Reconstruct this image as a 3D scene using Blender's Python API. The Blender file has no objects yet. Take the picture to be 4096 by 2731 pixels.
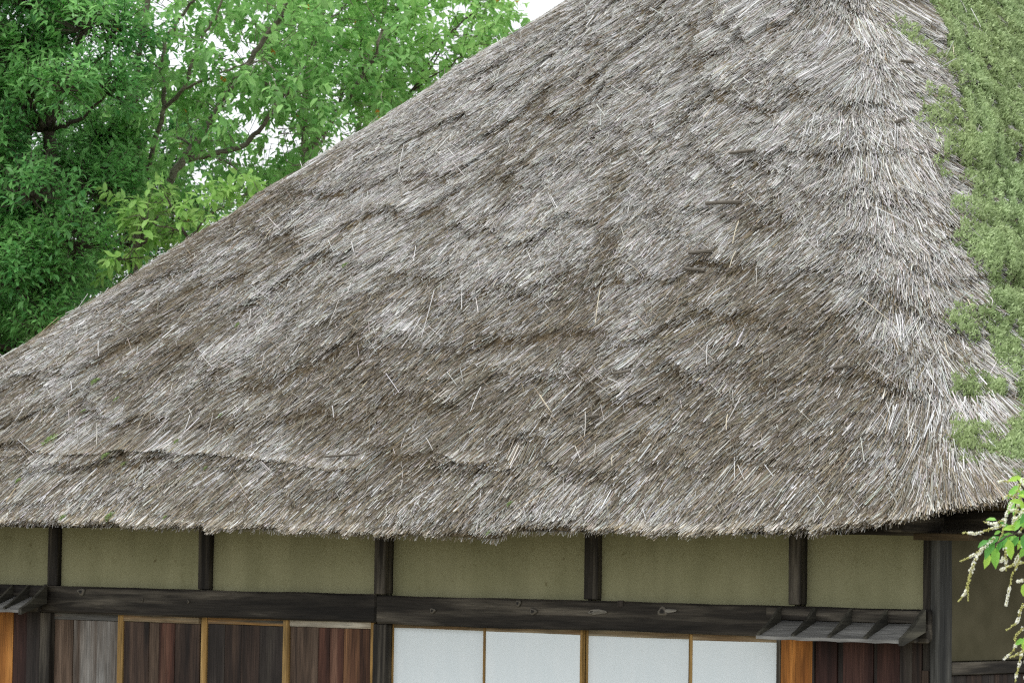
import bpy, bmesh, math, random
import numpy as np
from mathutils import Vector, Matrix

# ------------------------------------------------------------------ camera, sky, sun, exposure
rnd = random.Random(7)
rng = np.random.default_rng(11)
S = bpy.context.scene
COL = S.collection
CAM = np.array([11.7886, -19.4513, 2.8535])
_t, _p, _a = math.radians(51.5), math.radians(3.6), math.radians(0.86)
_v = np.array([-math.cos(_t), math.sin(_t), 0.0]); _r = np.array([_v[1], -_v[0], 0.0]); _up = np.array([0, 0, 1.0])
FW = _v*math.cos(_p) + _up*math.sin(_p); _u = _up*math.cos(_p) - _v*math.sin(_p)
RT = _r*math.cos(_a) + _u*math.sin(_a); UP = _u*math.cos(_a) - _r*math.sin(_a)
FPX = 13376.0
cam_d = bpy.data.cameras.new('camera'); cam_d.sensor_width = 36.0; cam_d.lens = FPX/4096*36.0
cam_d.clip_start = 0.5; cam_d.clip_end = 3000
cam_d.dof.use_dof = True; cam_d.dof.focus_distance = 24.0; cam_d.dof.aperture_fstop = 5.6
cam = bpy.data.objects.new('camera', cam_d); COL.objects.link(cam)
M = Matrix(((RT[0], UP[0], -FW[0], CAM[0]), (RT[1], UP[1], -FW[1], CAM[1]), (RT[2], UP[2], -FW[2], CAM[2]), (0, 0, 0, 1)))
cam.matrix_world = M
S.camera = cam
S.render.filter_size = 1.2; S.cycles.filter_width = 1.2
S.cycles.use_denoising = False; S.cycles.sample_clamp_indirect = 4.0; S.cycles.use_adaptive_sampling = False
S.render.resolution_x = 1024; S.render.resolution_y = 682

SUN_EL, SUN_AZ = math.radians(58), math.atan2(-0.72, -0.70)      # direction towards the sun in plan
w = bpy.data.worlds.new('World'); S.world = w; w.use_nodes = True
nt = w.node_tree; nt.nodes.clear()
o_ = nt.nodes.new('ShaderNodeOutputWorld'); bg = nt.nodes.new('ShaderNodeBackground')
sky = nt.nodes.new('ShaderNodeTexSky'); sky.sky_type = 'NISHITA'; sky.sun_disc = False
sky.sun_elevation = SUN_EL; sky.sun_rotation = math.pi/2 - SUN_AZ; sky.dust_density = 3.0
mx = nt.nodes.new('ShaderNodeMix'); mx.data_type = 'RGBA'; mx.inputs['Factor'].default_value = 0.86   # cloud cover over the clear sky
mx.inputs['B'].default_value = (10.6, 10.9, 11.2, 1)
nt.links.new(sky.outputs[0], mx.inputs['A']); nt.links.new(mx.outputs['Result'], bg.inputs['Color'])
bg.inputs['Strength'].default_value = 0.1
nt.links.new(bg.outputs[0], o_.inputs[0])
sun_d = bpy.data.lights.new('sun', 'SUN'); sun_d.energy = 1.4; sun_d.angle = math.radians(14); sun_d.color = (1.0, 0.97, 0.92)
sun = bpy.data.objects.new('sun', sun_d); COL.objects.link(sun)
sd = Vector((math.cos(SUN_EL)*math.cos(SUN_AZ), math.cos(SUN_EL)*math.sin(SUN_AZ), math.sin(SUN_EL)))
sun.rotation_euler = sd.to_track_quat('Z', 'Y').to_euler(); sun.location = sd*60
S.view_settings.view_transform = 'Standard'; S.view_settings.look = 'None'; S.view_settings.gamma = 1.0
S.view_settings.use_curve_mapping = False
S.view_settings.exposure = 0.45

# ------------------------------------------------------------------ helpers
def at(px, py, depth):
    """world point seen at photo pixel (4096 wide) at a given distance along the view axis"""
    return CAM + depth*(FW + RT*(px-2048)/FPX - UP*(py-1365.5)/FPX)
def nrm(v):
    v = np.asarray(v, float); return v/np.maximum(np.linalg.norm(v, axis=-1, keepdims=True), 1e-9)
WL = {}
def put(name, data, parent=None, loc=(0, 0, 0), mat=None, rot=None, scale=None, **props):
    ob = bpy.data.objects.new(name, data); COL.objects.link(ob)
    if data is not None and mat is not None and not data.materials: data.materials.append(mat)
    loc = np.array(loc, float); WL[ob.name] = loc
    base = WL[parent.name] if parent is not None else np.zeros(3)
    ob.parent = parent
    ob.location = loc - base
    if rot is not None: ob.rotation_mode = 'QUATERNION'; ob.rotation_quaternion = rot
    if scale is not None: ob.scale = scale
    for k, v in props.items(): ob[k] = v
    return ob
def mesh_np(name, verts, faces, cols=None, smooth=False):
    """verts (n,3), faces (m,k) same k"""
    me = bpy.data.meshes.new(name); verts = np.asarray(verts, np.float32); faces = np.asarray(faces, np.int32)
    n, m, k = len(verts), len(faces), faces.shape[1]
    me.vertices.add(n); me.vertices.foreach_set('co', verts.ravel())
    me.loops.add(m*k); me.loops.foreach_set('vertex_index', faces.ravel())
    me.polygons.add(m); me.polygons.foreach_set('loop_start', np.arange(0, m*k, k, dtype=np.int32))
    try: me.polygons.foreach_set('loop_total', np.full(m, k, np.int32))
    except Exception: pass
    me.polygons.foreach_set('use_smooth', np.full(m, smooth, bool))
    if cols is not None:
        at_ = me.attributes.new('col', 'FLOAT_COLOR', 'POINT')
        c4 = np.ones((n, 4), np.float32); c4[:, :3] = cols; at_.data.foreach_set('color', c4.ravel())
    me.update(calc_edges=True); me.validate()
    return me
def vnoise(x, y, seed=0):
    """value noise 0..1"""
    xi = np.floor(x).astype(np.int64); yi = np.floor(y).astype(np.int64); fx = x-xi; fy = y-yi
    fx = fx*fx*(3-2*fx); fy = fy*fy*(3-2*fy)
    def hsh(a, b):
        n = (a*374761393 + b*668265263 + seed*982451653) & 0x7fffffff
        n = ((n ^ (n >> 13))*1274126177) & 0x7fffffff
        return ((n ^ (n >> 16)) & 0xffff)/65535.0
    a = hsh(xi, yi); b = hsh(xi+1, yi); c = hsh(xi, yi+1); d = hsh(xi+1, yi+1)
    return (a*(1-fx)+b*fx)*(1-fy) + (c*(1-fx)+d*fx)*fy
def fbm(x, y, seed=0, octv=3):
    s = 0; amp = .5; tot = 0
    for k in range(octv):
        s = s + amp*vnoise(x*2**k, y*2**k, seed+k*17); tot += amp; amp *= .5
    return s/tot
def lin(r, g, b):
    f = lambda c: (c/255/12.92 if c/255 <= .04045 else ((c/255+.055)/1.055)**2.4)
    return (f(r), f(g), f(b))

# ------------------------------------------------------------------ materials
def new_mat(name):
    m = bpy.data.materials.new(name); m.use_nodes = True; t = m.node_tree
    return m, t, t.nodes['Principled BSDF'], t.nodes['Material Output']
def attr_mat(name, rough=.7, spec=.25, transl=0.0, noise=0.0):
    m, t, b, out = new_mat(name)
    a = t.nodes.new('ShaderNodeAttribute'); a.attribute_name = 'col'
    src = a.outputs['Color']
    b.inputs['Roughness'].default_value = rough; b.inputs['Specular IOR Level'].default_value = spec
    t.links.new(src, b.inputs['Base Color'])
    if transl:
        tr = t.nodes.new('ShaderNodeBsdfTranslucent')
        hs = t.nodes.new('ShaderNodeHueSaturation'); hs.inputs['Hue'].default_value = .495; hs.inputs['Saturation'].default_value = .95; hs.inputs['Value'].default_value = 1.45
        t.links.new(src, hs.inputs['Color']); t.links.new(hs.outputs[0], tr.inputs[0])
        mxs = t.nodes.new('ShaderNodeMixShader'); mxs.inputs[0].default_value = transl
        t.links.new(b.outputs[0], mxs.inputs[1]); t.links.new(tr.outputs[0], mxs.inputs[2]); t.links.new(mxs.outputs[0], out.inputs[0])
    return m
def wood_mat(name, c1, c2, c3, axis='Z', rough=.75, scale=1.0, bump=.25, contrast=1.0, spec=.25):
    """grain runs along `axis` in object space; three tones"""
    m, t, b, out = new_mat(name)
    N = t.nodes.new; L = t.links.new
    tc = N('ShaderNodeTexCoord'); oi = N('ShaderNodeObjectInfo')
    vm = N('ShaderNodeVectorMath'); vm.operation = 'MULTIPLY_ADD'
    cx = N('ShaderNodeCombineXYZ')
    for k in range(3): L(oi.outputs['Random'], cx.inputs[k])
    L(cx.outputs[0], vm.inputs[0]); vm.inputs[1].default_value = (53, 31, 77); L(tc.outputs['Object'], vm.inputs[2])
    mp = N('ShaderNodeMapping'); sc = [1.0, 1.0, 1.0]; sc['XYZ'.index(axis)] = .06
    mp.inputs['Scale'].default_value = [s*scale for s in sc]; L(vm.outputs[0], mp.inputs['Vector'])
    n1 = N('ShaderNodeTexNoise'); n1.inputs['Scale'].default_value = 9; n1.inputs['Detail'].default_value = 5; n1.inputs['Distortion'].default_value = .6
    n2 = N('ShaderNodeTexNoise'); n2.inputs['Scale'].default_value = 75; n2.inputs['Detail'].default_value = 3; n2.inputs['Distortion'].default_value = .3
    mp2 = N('ShaderNodeMapping'); sc2 = [1.0, 1.0, 1.0]; sc2['XYZ'.index(axis)] = .35
    mp2.inputs['Scale'].default_value = sc2; L(vm.outputs[0], mp2.inputs['Vector'])
    n3 = N('ShaderNodeTexNoise'); n3.inputs['Scale'].default_value = 3.2; n3.inputs['Detail'].default_value = 4
    L(mp2.outputs[0], n3.inputs['Vector'])
    L(mp.outputs[0], n1.inputs['Vector']); L(mp.outputs[0], n2.inputs['Vector'])
    r1 = N('ShaderNodeValToRGB'); e = r1.color_ramp.elements
    e[0].position = .5-.17/contrast; e[0].color = (*c1, 1); e[1].position = .5+.2/contrast; e[1].color = (*c3, 1)
    em = e.new(.5); em.color = (*c2, 1)
    L(n1.outputs[0], r1.inputs[0])
    mr = N('ShaderNodeMapRange'); mr.inputs['From Min'].default_value = .3; mr.inputs['From Max'].default_value = .7
    mr.inputs['To Min'].default_value = .62; mr.inputs['To Max'].default_value = 1.35; L(n2.outputs[0], mr.inputs['Value'])
    mr3 = N('ShaderNodeMapRange'); mr3.inputs['From Min'].default_value = .3; mr3.inputs['From Max'].default_value = .7
    mr3.inputs['To Min'].default_value = .7; mr3.inputs['To Max'].default_value = 1.3; L(n3.outputs[0], mr3.inputs['Value'])
    mul = N('ShaderNodeMath'); mul.operation = 'MULTIPLY'; L(mr.outputs[0], mul.inputs[0]); L(mr3.outputs[0], mul.inputs[1])
    hv = N('ShaderNodeHueSaturation'); L(r1.outputs[0], hv.inputs['Color']); L(mul.outputs[0], hv.inputs['Value'])
    L(hv.outputs[0], b.inputs['Base Color'])
    bp = N('ShaderNodeBump'); bp.inputs['Strength'].default_value = bump; bp.inputs['Distance'].default_value = .004
    L(n2.outputs[0], bp.inputs['Height']); L(bp.outputs[0], b.inputs['Normal'])
    b.inputs['Roughness'].default_value = rough; b.inputs['Specular IOR Level'].default_value = spec
    return m
M_straw = attr_mat('weathered_straw', .62, .3)
M_moss = attr_mat('moss_green', .9, .1, .15)
M_leaf_dark = attr_mat('evergreen_leaf', .42, .5, .42)
M_leaf = attr_mat('cherry_leaf', .5, .35, .42)
M_shrub = attr_mat('shrub_leaf', .45, .4, .35)
M_flor = attr_mat('flower_bits', .7, .2, .25)
DK = [lin(30, 27, 24), lin(48, 44, 39), lin(98, 92, 82)]
M_dkX = wood_mat('dark_beam_wood', *DK, axis='X', contrast=1.25, bump=.6); M_dkZ = wood_mat('dark_post_wood', *DK, axis='Z', contrast=1.25, bump=.6); M_dkY = wood_mat('dark_side_wood', *DK, axis='Y', contrast=1.25, bump=.6)
M_visor = wood_mat('grey_visor_board', lin(102, 101, 98), lin(126, 125, 122), lin(152, 151, 147), axis='X')
M_rib = wood_mat('visor_rib_wood', lin(48, 47, 42), lin(66, 64, 57), lin(96, 93, 82), axis='Y')
M_stile = wood_mat('pale_stile_wood', lin(96, 74, 44), lin(148, 116, 66), lin(172, 142, 92), axis='Z')
M_rail = wood_mat('weathered_rail_wood', lin(118, 92, 62), lin(142, 126, 100), lin(168, 162, 148), axis='X')
M_railo = wood_mat('stained_rail_wood', lin(88, 84, 76), lin(150, 112, 62), lin(146, 136, 116), axis='X')
M_orange = wood_mat('orange_cedar', lin(134, 82, 36), lin(174, 114, 54), lin(196, 138, 74), axis='Z', contrast=.8)
P_dark = wood_mat('dark_plank', lin(36, 30, 28), lin(58, 46, 40), lin(80, 64, 54), axis='Z', contrast=1.2)
P_red = wood_mat('reddish_plank', lin(50, 31, 25), lin(78, 50, 40), lin(104, 76, 62), axis='Z', contrast=1.2)
P_brown = wood_mat('brown_plank', lin(58, 47, 40), lin(88, 72, 60), lin(114, 96, 82), axis='Z', contrast=1.1)
P_tan = wood_mat('tan_plank', lin(58, 38, 29), lin(94, 65, 47), lin(126, 92, 64), axis='Z', contrast=1.2)
P_grey = wood_mat('grey_plank', lin(80, 68, 59), lin(114, 108, 102), lin(138, 136, 133), axis='Z', contrast=1.1)
P_vdark = wood_mat('blackened_plank', lin(36, 32, 30), lin(52, 46, 43), lin(70, 64, 58), axis='Z')
P_maroon = wood_mat('maroon_plank', lin(40, 26, 24), lin(58, 38, 34), lin(78, 54, 47), axis='Z')
M_bark = wood_mat('tree_bark', lin(92, 86, 76), lin(116, 110, 98), lin(146, 140, 128), axis='X', scale=.6, bump=.6)
M_barkd = wood_mat('dark_bark', lin(58, 52, 46), lin(78, 70, 62), lin(100, 92, 82), axis='X', scale=.6, bump=.6)
M_bamboo = wood_mat('weathered_bamboo', lin(66, 60, 52), lin(98, 92, 83), lin(140, 134, 124), axis='X')
def plaster():
    m, t, b, out = new_mat('earthen_plaster'); N = t.nodes.new; L = t.links.new
    tc = N('ShaderNodeTexCoord'); n = N('ShaderNodeTexNoise'); n.inputs['Scale'].default_value = 2.2; n.inputs['Detail'].default_value = 6
    geo = N('ShaderNodeNewGeometry'); L(geo.outputs['Position'], n.inputs['Vector'])
    r = N('ShaderNodeValToRGB'); r.color_ramp.elements[0].position = .3; r.color_ramp.elements[0].color = (*lin(148, 147, 115), 1)
    r.color_ramp.elements[1].position = .7; r.color_ramp.elements[1].color = (*lin(162, 160, 128), 1); L(n.outputs[0], r.inputs[0])
    n2 = N('ShaderNodeTexNoise'); n2.inputs['Scale'].default_value = 17; n2.inputs['Detail'].default_value = 4; L(geo.outputs['Position'], n2.inputs['Vector'])
    r2 = N('ShaderNodeValToRGB'); r2.color_ramp.elements[0].position = .24; r2.color_ramp.elements[0].color = (.55, .5, .42, 1)
    r2.color_ramp.elements[1].position = .34; r2.color_ramp.elements[1].color = (1, 1, 1, 1); L(n2.outputs[0], r2.inputs[0])
    mu = N('ShaderNodeMix'); mu.data_type = 'RGBA'; mu.blend_type = 'MULTIPLY'; mu.inputs['Factor'].default_value = .8
    L(r.outputs[0], mu.inputs['A']); L(r2.outputs[0], mu.inputs['B'])
    mp = N('ShaderNodeMapping'); mp.inputs['Scale'].default_value = (7, 7, .9); L(geo.outputs['Position'], mp.inputs[0])
    n4 = N('ShaderNodeTexNoise'); n4.inputs['Scale'].default_value = 1.0; n4.inputs['Detail'].default_value = 5; L(mp.outputs[0], n4.inputs['Vector'])
    r4 = N('ShaderNodeValToRGB'); r4.color_ramp.elements[0].position = .35; r4.color_ramp.elements[0].color = (.78, .77, .72, 1); r4.color_ramp.elements[1].position = .6; r4.color_ramp.elements[1].color = (1.06, 1.05, 1.02, 1); L(n4.outputs[0], r4.inputs[0])
    vo = N('ShaderNodeTexVoronoi'); vo.feature = 'DISTANCE_TO_EDGE'; vo.inputs['Scale'].default_value = 2.3
    nw = N('ShaderNodeTexNoise'); nw.inputs['Scale'].default_value = 5; nw.inputs['Detail'].default_value = 4; L(geo.outputs['Position'], nw.inputs['Vector'])
    va = N('ShaderNodeVectorMath'); va.operation = 'MULTIPLY_ADD'; va.inputs[1].default_value = (.5, .5, .5); L(nw.outputs['Color'], va.inputs[0]); L(geo.outputs['Position'], va.inputs[2]); L(va.outputs[0], vo.inputs['Vector'])
    r5 = N('ShaderNodeValToRGB'); r5.color_ramp.elements[0].position = .0; r5.color_ramp.elements[0].color = (.72, .7, .64, 1); r5.color_ramp.elements[1].position = .012; r5.color_ramp.elements[1].color = (1, 1, 1, 1); L(vo.outputs['Distance'], r5.inputs[0])
    m4 = N('ShaderNodeMix'); m4.data_type = 'RGBA'; m4.blend_type = 'MULTIPLY'; m4.inputs['Factor'].default_value = .45; L(mu.outputs['Result'], m4.inputs['A']); L(r4.outputs[0], m4.inputs['B'])
    m5 = N('ShaderNodeMix'); m5.data_type = 'RGBA'; m5.blend_type = 'MULTIPLY'; m5.inputs['Factor'].default_value = .55; L(m4.outputs['Result'], m5.inputs['A']); L(r5.outputs[0], m5.inputs['B'])
    L(m5.outputs['Result'], b.inputs['Base Color'])
    n3 = N('ShaderNodeTexNoise'); n3.inputs['Scale'].default_value = 60; n3.inputs['Detail'].default_value = 5; L(geo.outputs['Position'], n3.inputs['Vector'])
    bp = N('ShaderNodeBump'); bp.inputs['Strength'].default_value = .35; bp.inputs['Distance'].default_value = .006
    L(n3.outputs[0], bp.inputs['Height']); L(bp.outputs[0], b.inputs['Normal'])
    b.inputs['Roughness'].default_value = .95; b.inputs['Specular IOR Level'].default_value = .1
    return m
M_plaster = plaster()
M_shade_plaster = None
def paper():
    m, t, b, out = new_mat('door_paper'); N = t.nodes.new; L = t.links.new
    tc = N('ShaderNodeTexCoord'); mp = N('ShaderNodeMapping'); mp.inputs['Scale'].default_value = (1, 1, .18); L(tc.outputs['Object'], mp.inputs[0])
    n = N('ShaderNodeTexNoise'); n.inputs['Scale'].default_value = 14; n.inputs['Detail'].default_value = 5; L(mp.outputs[0], n.inputs['Vector'])
    n2 = N('ShaderNodeTexNoise'); n2.inputs['Scale'].default_value = 55; n2.inputs['Detail'].default_value = 4; n2.inputs['Distortion'].default_value = 1.5; L(tc.outputs['Object'], n2.inputs['Vector'])
    r = N('ShaderNodeValToRGB'); r.color_ramp.elements[0].position = .25; r.color_ramp.elements[0].color = (.77, .85, .89, 1)
    r.color_ramp.elements[1].position = .7; r.color_ramp.elements[1].color = (.85, .91, .94, 1)
    ad = N('ShaderNodeMath'); ad.operation = 'MULTIPLY_ADD'; ad.inputs[1].default_value = .3; L(n2.outputs[0], ad.inputs[0])
    m7 = N('ShaderNodeMath'); m7.operation = 'MULTIPLY'; m7.inputs[1].default_value = .7; L(n.outputs[0], m7.inputs[0]); L(m7.outputs[0], ad.inputs[2])
    L(ad.outputs[0], r.inputs[0]); L(r.outputs[0], b.inputs['Base Color'])
    bp = N('ShaderNodeBump'); bp.inputs['Strength'].default_value = .25; bp.inputs['Distance'].default_value = .006
    L(n.outputs[0], bp.inputs['Height']); L(bp.outputs[0], b.inputs['Normal'])
    b.inputs['Roughness'].default_value = .85; b.inputs['Specular IOR Level'].default_value = .15
    return m
M_paper = paper()
def noise_mat(name, ca, cb, scale, detail=6, rough=.95, bump=0, dist=.02):
    m, t, b, out = new_mat(name); N = t.nodes.new; L = t.links.new
    geo = N('ShaderNodeNewGeometry'); n = N('ShaderNodeTexNoise'); n.inputs['Scale'].default_value = scale; n.inputs['Detail'].default_value = detail
    L(geo.outputs['Position'], n.inputs['Vector'])
    r = N('ShaderNodeValToRGB'); r.color_ramp.elements[0].position = .35; r.color_ramp.elements[0].color = (*ca, 1)
    r.color_ramp.elements[1].position = .65; r.color_ramp.elements[1].color = (*cb, 1); L(n.outputs[0], r.inputs[0])
    L(r.outputs[0], b.inputs['Base Color']); b.inputs['Roughness'].default_value = rough; b.inputs['Specular IOR Level'].default_value = .1
    if bump:
        bp = N('ShaderNodeBump'); bp.inputs['Strength'].default_value = bump; bp.inputs['Distance'].default_value = dist
        L(n.outputs[0], bp.inputs['Height']); L(bp.outputs[0], b.inputs['Normal'])
    return m
M_thatch = noise_mat('packed_thatch', lin(82, 70, 54), lin(120, 108, 88), 26, bump=.8)
M_ground = noise_mat('yard_ground', (.17, .155, .11), (.26, .24, .18), .8, bump=.2)
M_shade_plaster = noise_mat('shade_toned_plaster', lin(84, 80, 62), lin(98, 93, 74), 4, bump=.3)  # side-wall plaster with the wall's deep shade put into its colour
M_hill = noise_mat('wooded_hillside', (.075, .13, .045), (.16, .23, .09), .35, bump=1, dist=1.2)
M_stone = noise_mat('foundation_stone', (.2, .2, .19), (.32, .31, .29), 9, bump=.3)

# ------------------------------------------------------------------ setting: ground and hill
def ground():
    n = 121; g = np.linspace(-1, 1, n); g = np.sign(g)*np.abs(g)**2.2*900
    X, Y = np.meshgrid(g, g, indexing='ij')
    d = (X-CAM[0])*FW[0] + (Y-CAM[1])*FW[1]
    z = 1.25*np.clip((17-d)/14, 0, 1)**2*(3-2*np.clip((17-d)/14, 0, 1))
    z = np.where(d < 3, 1.25, z)
    V = np.stack([X, Y, z], -1).reshape(-1, 3)
    i = np.arange(n*n).reshape(n, n); F = np.stack([i[:-1, :-1], i[1:, :-1], i[1:, 1:], i[:-1, 1:]], -1).reshape(-1, 4)
    put('ground', mesh_np('ground', V, F, smooth=True), mat=M_ground, kind='structure', label='pale earth yard around the farmhouse')
ground()
def hill():
    nu, nv = 260, 60
    u = np.linspace(-220, 160, nu); v = np.linspace(0, 1, nv)
    U, Vv = np.meshgrid(u, v, indexing='ij')
    dist = 190 + 130*Vv
    base = 20.5 + 3.5*np.sin(U/47+1.3) + 2.5*np.sin(U/19)
    z = base*np.sin(np.clip(Vv*1.5, 0, 1)*math.pi/2) + 2.6*vnoise(U/3.2, dist/3.2, 5)*np.clip(Vv*6, 0, 1) + 1.3*vnoise(U/1.3, dist/1.3, 9)*np.clip(Vv*6, 0, 1) - .3
    P = CAM[None, None]*[1, 1, 0] + dist[..., None]*_v + (U+0*Vv)[..., None]*_r
    P = P.copy(); P[..., 2] = z
    i = np.arange(nu*nv).reshape(nu, nv); F = np.stack([i[:-1, :-1], i[1:, :-1], i[1:, 1:], i[:-1, 1:]], -1).reshape(-1, 4)
    put('hill', mesh_np('hill', P.reshape(-1, 3), F, smooth=True), mat=M_hill, kind='structure', label='low wooded hill far behind the trees')
hill()

# ------------------------------------------------------------------ the farmhouse
house = put('thatched_farmhouse', None, loc=(-5.5, 6.2, 0.0), category='house',
            label='old farmhouse with grey thatched hip roof, plaster walls and dark timber frame')
def box(name, x0, x1, y0, y1, z0, z1, mat, parent=house, bev=.004, axis=None, wob=0.0, seg=0, seed=0, **props):
    """bevelled timber; optional unevenness along its length"""
    bm = bmesh.new()
    c = np.array([(x0+x1)/2, (y0+y1)/2, (z0+z1)/2]); h = np.array([x1-x0, y1-y0, z1-z0])/2
    bmesh.ops.create_cube(bm, size=2); 
    for v in bm.verts: v.co = Vector((v.co.x*h[0], v.co.y*h[1], v.co.z*h[2]))
    if axis is not None and seg > 1:
        k = 'XYZ'.index(axis)
        ed = [e for e in bm.edges if abs(e.verts[0].co[k]-e.verts[1].co[k]) > h[k]]
        bmesh.ops.subdivide_edges(bm, edges=ed, cuts=seg-1, use_grid_fill=True)
    if bev > 0:
        eds = [e for e in bm.edges if len(e.link_faces) == 2 and e.calc_face_angle(0) > .5]
        bmesh.ops.bevel(bm, geom=eds, offset=min(bev, h.min()*.5), segments=1, affect='EDGES', clamp_overlap=True)
    if wob:
        k = 'XYZ'.index(axis); ph = rnd.uniform(0, 50)
        for v in bm.verts:
            s = v.co[k]
            for j in range(3):
                if j != k:
                    sg = 1 if v.co[j] > 0 else -1
                    n_ = float(vnoise(np.array([s*1.7+ph+j*9.3+sg*3.1]), np.array([seed+.5]), 3)[0]) - .5
                    n2 = float(vnoise(np.array([s*7+ph+j*5+sg*7.7]), np.array([seed+.5]), 4)[0]) - .5
                    v.co[j] += wob*(n_*1.4 + n2*.5)
    me = bpy.data.meshes.new(name); bm.to_mesh(me); bm.free()
    return put(name, me, parent, c, mat, **props)
ZB0, ZB1 = 2.299, 2.515            # lintel beam
ZK = 3.005                         # underside of the eave beam
# upper posts (x0,x1,proud)
UPPER = [(-8.593, -8.475, .0), (-6.867, -6.741, .0), (-4.963, -4.851, -.045), (-2.986, -2.859, .0), (-1.18, -1.078, -.03)]
for i, (a, b, pr) in enumerate(UPPER):
    box('post', a, b, pr, .12, ZB1+.004, ZK-.003, M_dkZ, axis='Z', seg=6, wob=.007, seed=i, bev=.006)
# plaster panels between posts
xs = [-12.0, -8.593, -8.475, -6.867, -6.741, -4.963, -4.851, -2.986, -2.859, -1.18, -1.078, -.116]
edges = [(-11.0, -8.59), (-8.478, -6.863), (-6.745, -4.958), (-4.856, -2.982), (-2.863, -1.175), (-1.083, -.112)]
def plaster_panel(a, b, z0, z1):
    nx, nz = max(2, int((b-a)/.12)), 6
    X, Z = np.meshgrid(np.linspace(a, b, nx), np.linspace(z0, z1, nz), indexing='ij')
    Y = .052 + .008*(fbm(X*1.7, Z*1.7, 21)-.5)
    c = np.array([(a+b)/2, .06, (z0+z1)/2]); Vf = np.stack([X, Y, Z], -1).reshape(-1, 3) - c
    Vb = np.stack([X, 0*Y+.10, Z], -1).reshape(-1, 3) - c
    i = np.arange(nx*nz).reshape(nx, nz); F = np.stack([i[:-1, :-1], i[1:, :-1], i[1:, 1:], i[:-1, 1:]], -1).reshape(-1, 4)
    ring = np.concatenate([i[:, 0], i[-1, 1:], i[-2::-1, -1], i[0, -2:0:-1]]); r2 = np.roll(ring, -1)
    n0 = nx*nz; side = np.stack([ring, ring+n0, r2+n0, r2], -1)
    put('plaster_panel', mesh_np('plaster_panel', np.concatenate([Vf, Vb]), np.concatenate([F, F[:, ::-1]+n0, side]), smooth=False), house, c, M_plaster)
for a, b in edges: plaster_panel(a, b, ZB1-.01, ZK+.02)
# lintel beam in two lengths, eave beam
bl = box('lintel_beam', -11.2, -4.957, -.03, .13, ZB0, ZB1, M_dkX, axis='X', seg=40, wob=.012, bev=.014, label='left length of the dark lintel beam')
br = box('lintel_beam', -4.952, -.03, -.034, .13, ZB0-.004, ZB1-.004, M_dkX, axis='X', seg=40, wob=.012, bev=.014, label='right length of the dark lintel beam')
box('eave_beam', -11.2, .55, -.035, .14, ZK, ZK+.17, M_dkX, axis='X', seg=30, wob=.012, bev=.012)
box('eave_beam', -.085, .085, -.55, -.038, ZK+.02, ZK+.17, M_dkY, bev=.012)
box('eave_beam', -.075, .075, 0.142, 12.3, ZK+.03, ZK+.18, M_dkY, bev=.012)
box('eave_board', -.03, .40, -.26, -.06, ZK-.03, ZK+.016, wood_mat('brown_end_wood', lin(52, 44, 32), lin(74, 62, 44), lin(92, 78, 58), axis='X'), bev=.006)
# knots and scars on the lintel beam
def knot(parent, x, z, rx, rz, y=-.036):
    V = [(0, -.004, 0)]; n = 12; col = [lin(30, 28, 26)]
    for (k, yy, cc) in ((.35, -.006, lin(34, 31, 28)), (.7, -.003, lin(112, 106, 96)), (1, .004, lin(70, 67, 61))):
        for j in range(n):
            t = 2*math.pi*j/n; q = k*(1+.18*math.sin(3*t+x*7)); V.append((rx*q*math.cos(t), yy, rz*q*math.sin(t))); col.append(cc)
    F = []
    for j in range(n): F.append((0, 1+j, 1+(j+1) % n, 1+(j+1) % n))
    for rg in range(2):
        for j in range(n):
            a = 1+rg*n+j; b2 = 1+rg*n+(j+1) % n; F.append((a, a+n, b2+n, b2))
    bm = bmesh.new(); vs = [bm.verts.new(v) for v in V]
    for f in F:
        u_ = list(dict.fromkeys(f)); bm.faces.new([vs[q] for q in u_])
    bmesh.ops.recalc_face_normals(bm, faces=bm.faces)
    me = bpy.data.meshes.new('knot'); bm.to_mesh(me); bm.free()
    a_ = me.attributes.new('col', 'FLOAT_COLOR', 'POINT')
    for q, cc in enumerate(col): a_.data[q].color = (*cc, 1)
    put('knot', me, parent, (x, y, z), M_straw)
for p, x, z, rx, rz in ((br, -4.376, 2.405, .028, .022), (br, -3.556, 2.478, .026, .026), (br, -3.415, 2.421, .034, .026), (br, -2.242, 2.448, .045, .036),
                        (bl, -8.147, 2.475, .045, .03), (bl, -7.442, 2.42, .014, .016), (bl, -6.925, 2.419, .014, .016), (br, -2.867, 2.43, .03, .02)):
    knot(p, x, z, rx, rz, -.041 if p is bl else -.045)
box('peg', -2.645, -2.595, -.043, -.02, 2.472, 2.518, P_vdark, br, bev=.003)
def scar(parent, x, z, L, H):
    n = 14; V = []; 
    for j in range(n):
        t = 2*math.pi*j/n; k = 1-.35*rnd.random(); V.append((L*k*math.cos(t), -.003*rnd.random(), H*k*math.sin(t)))
    V.append((0, -.008, 0)); F = [(j, (j+1) % n, n) for j in range(n)]
    me = bpy.data.meshes.new('scar'); me.from_pydata(V, [], F); me.update()
    put('scar', me, parent, (x, -.046, z), wood_mat('torn_wood', lin(96, 92, 84), lin(128, 124, 116), lin(160, 158, 152), axis='X'))
scar(br, -2.83, 2.432, .10, .022); scar(br, -2.17, 2.455, .07, .016)
# lower posts
box('post', -8.66, -8.54, -.005, .125, .35, ZB0-.003, M_dkZ, axis='Z', seg=10, wob=.007, bev=.006)
box('post', -4.994, -4.856, -.012, .125, .35, ZB0-.006, M_dkZ, axis='Z', seg=10, wob=.006, bev=.008)
box('post', -1.289, -1.255, -.005, .1, .35, ZB0-.008, M_dkZ, bev=.003)
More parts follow.
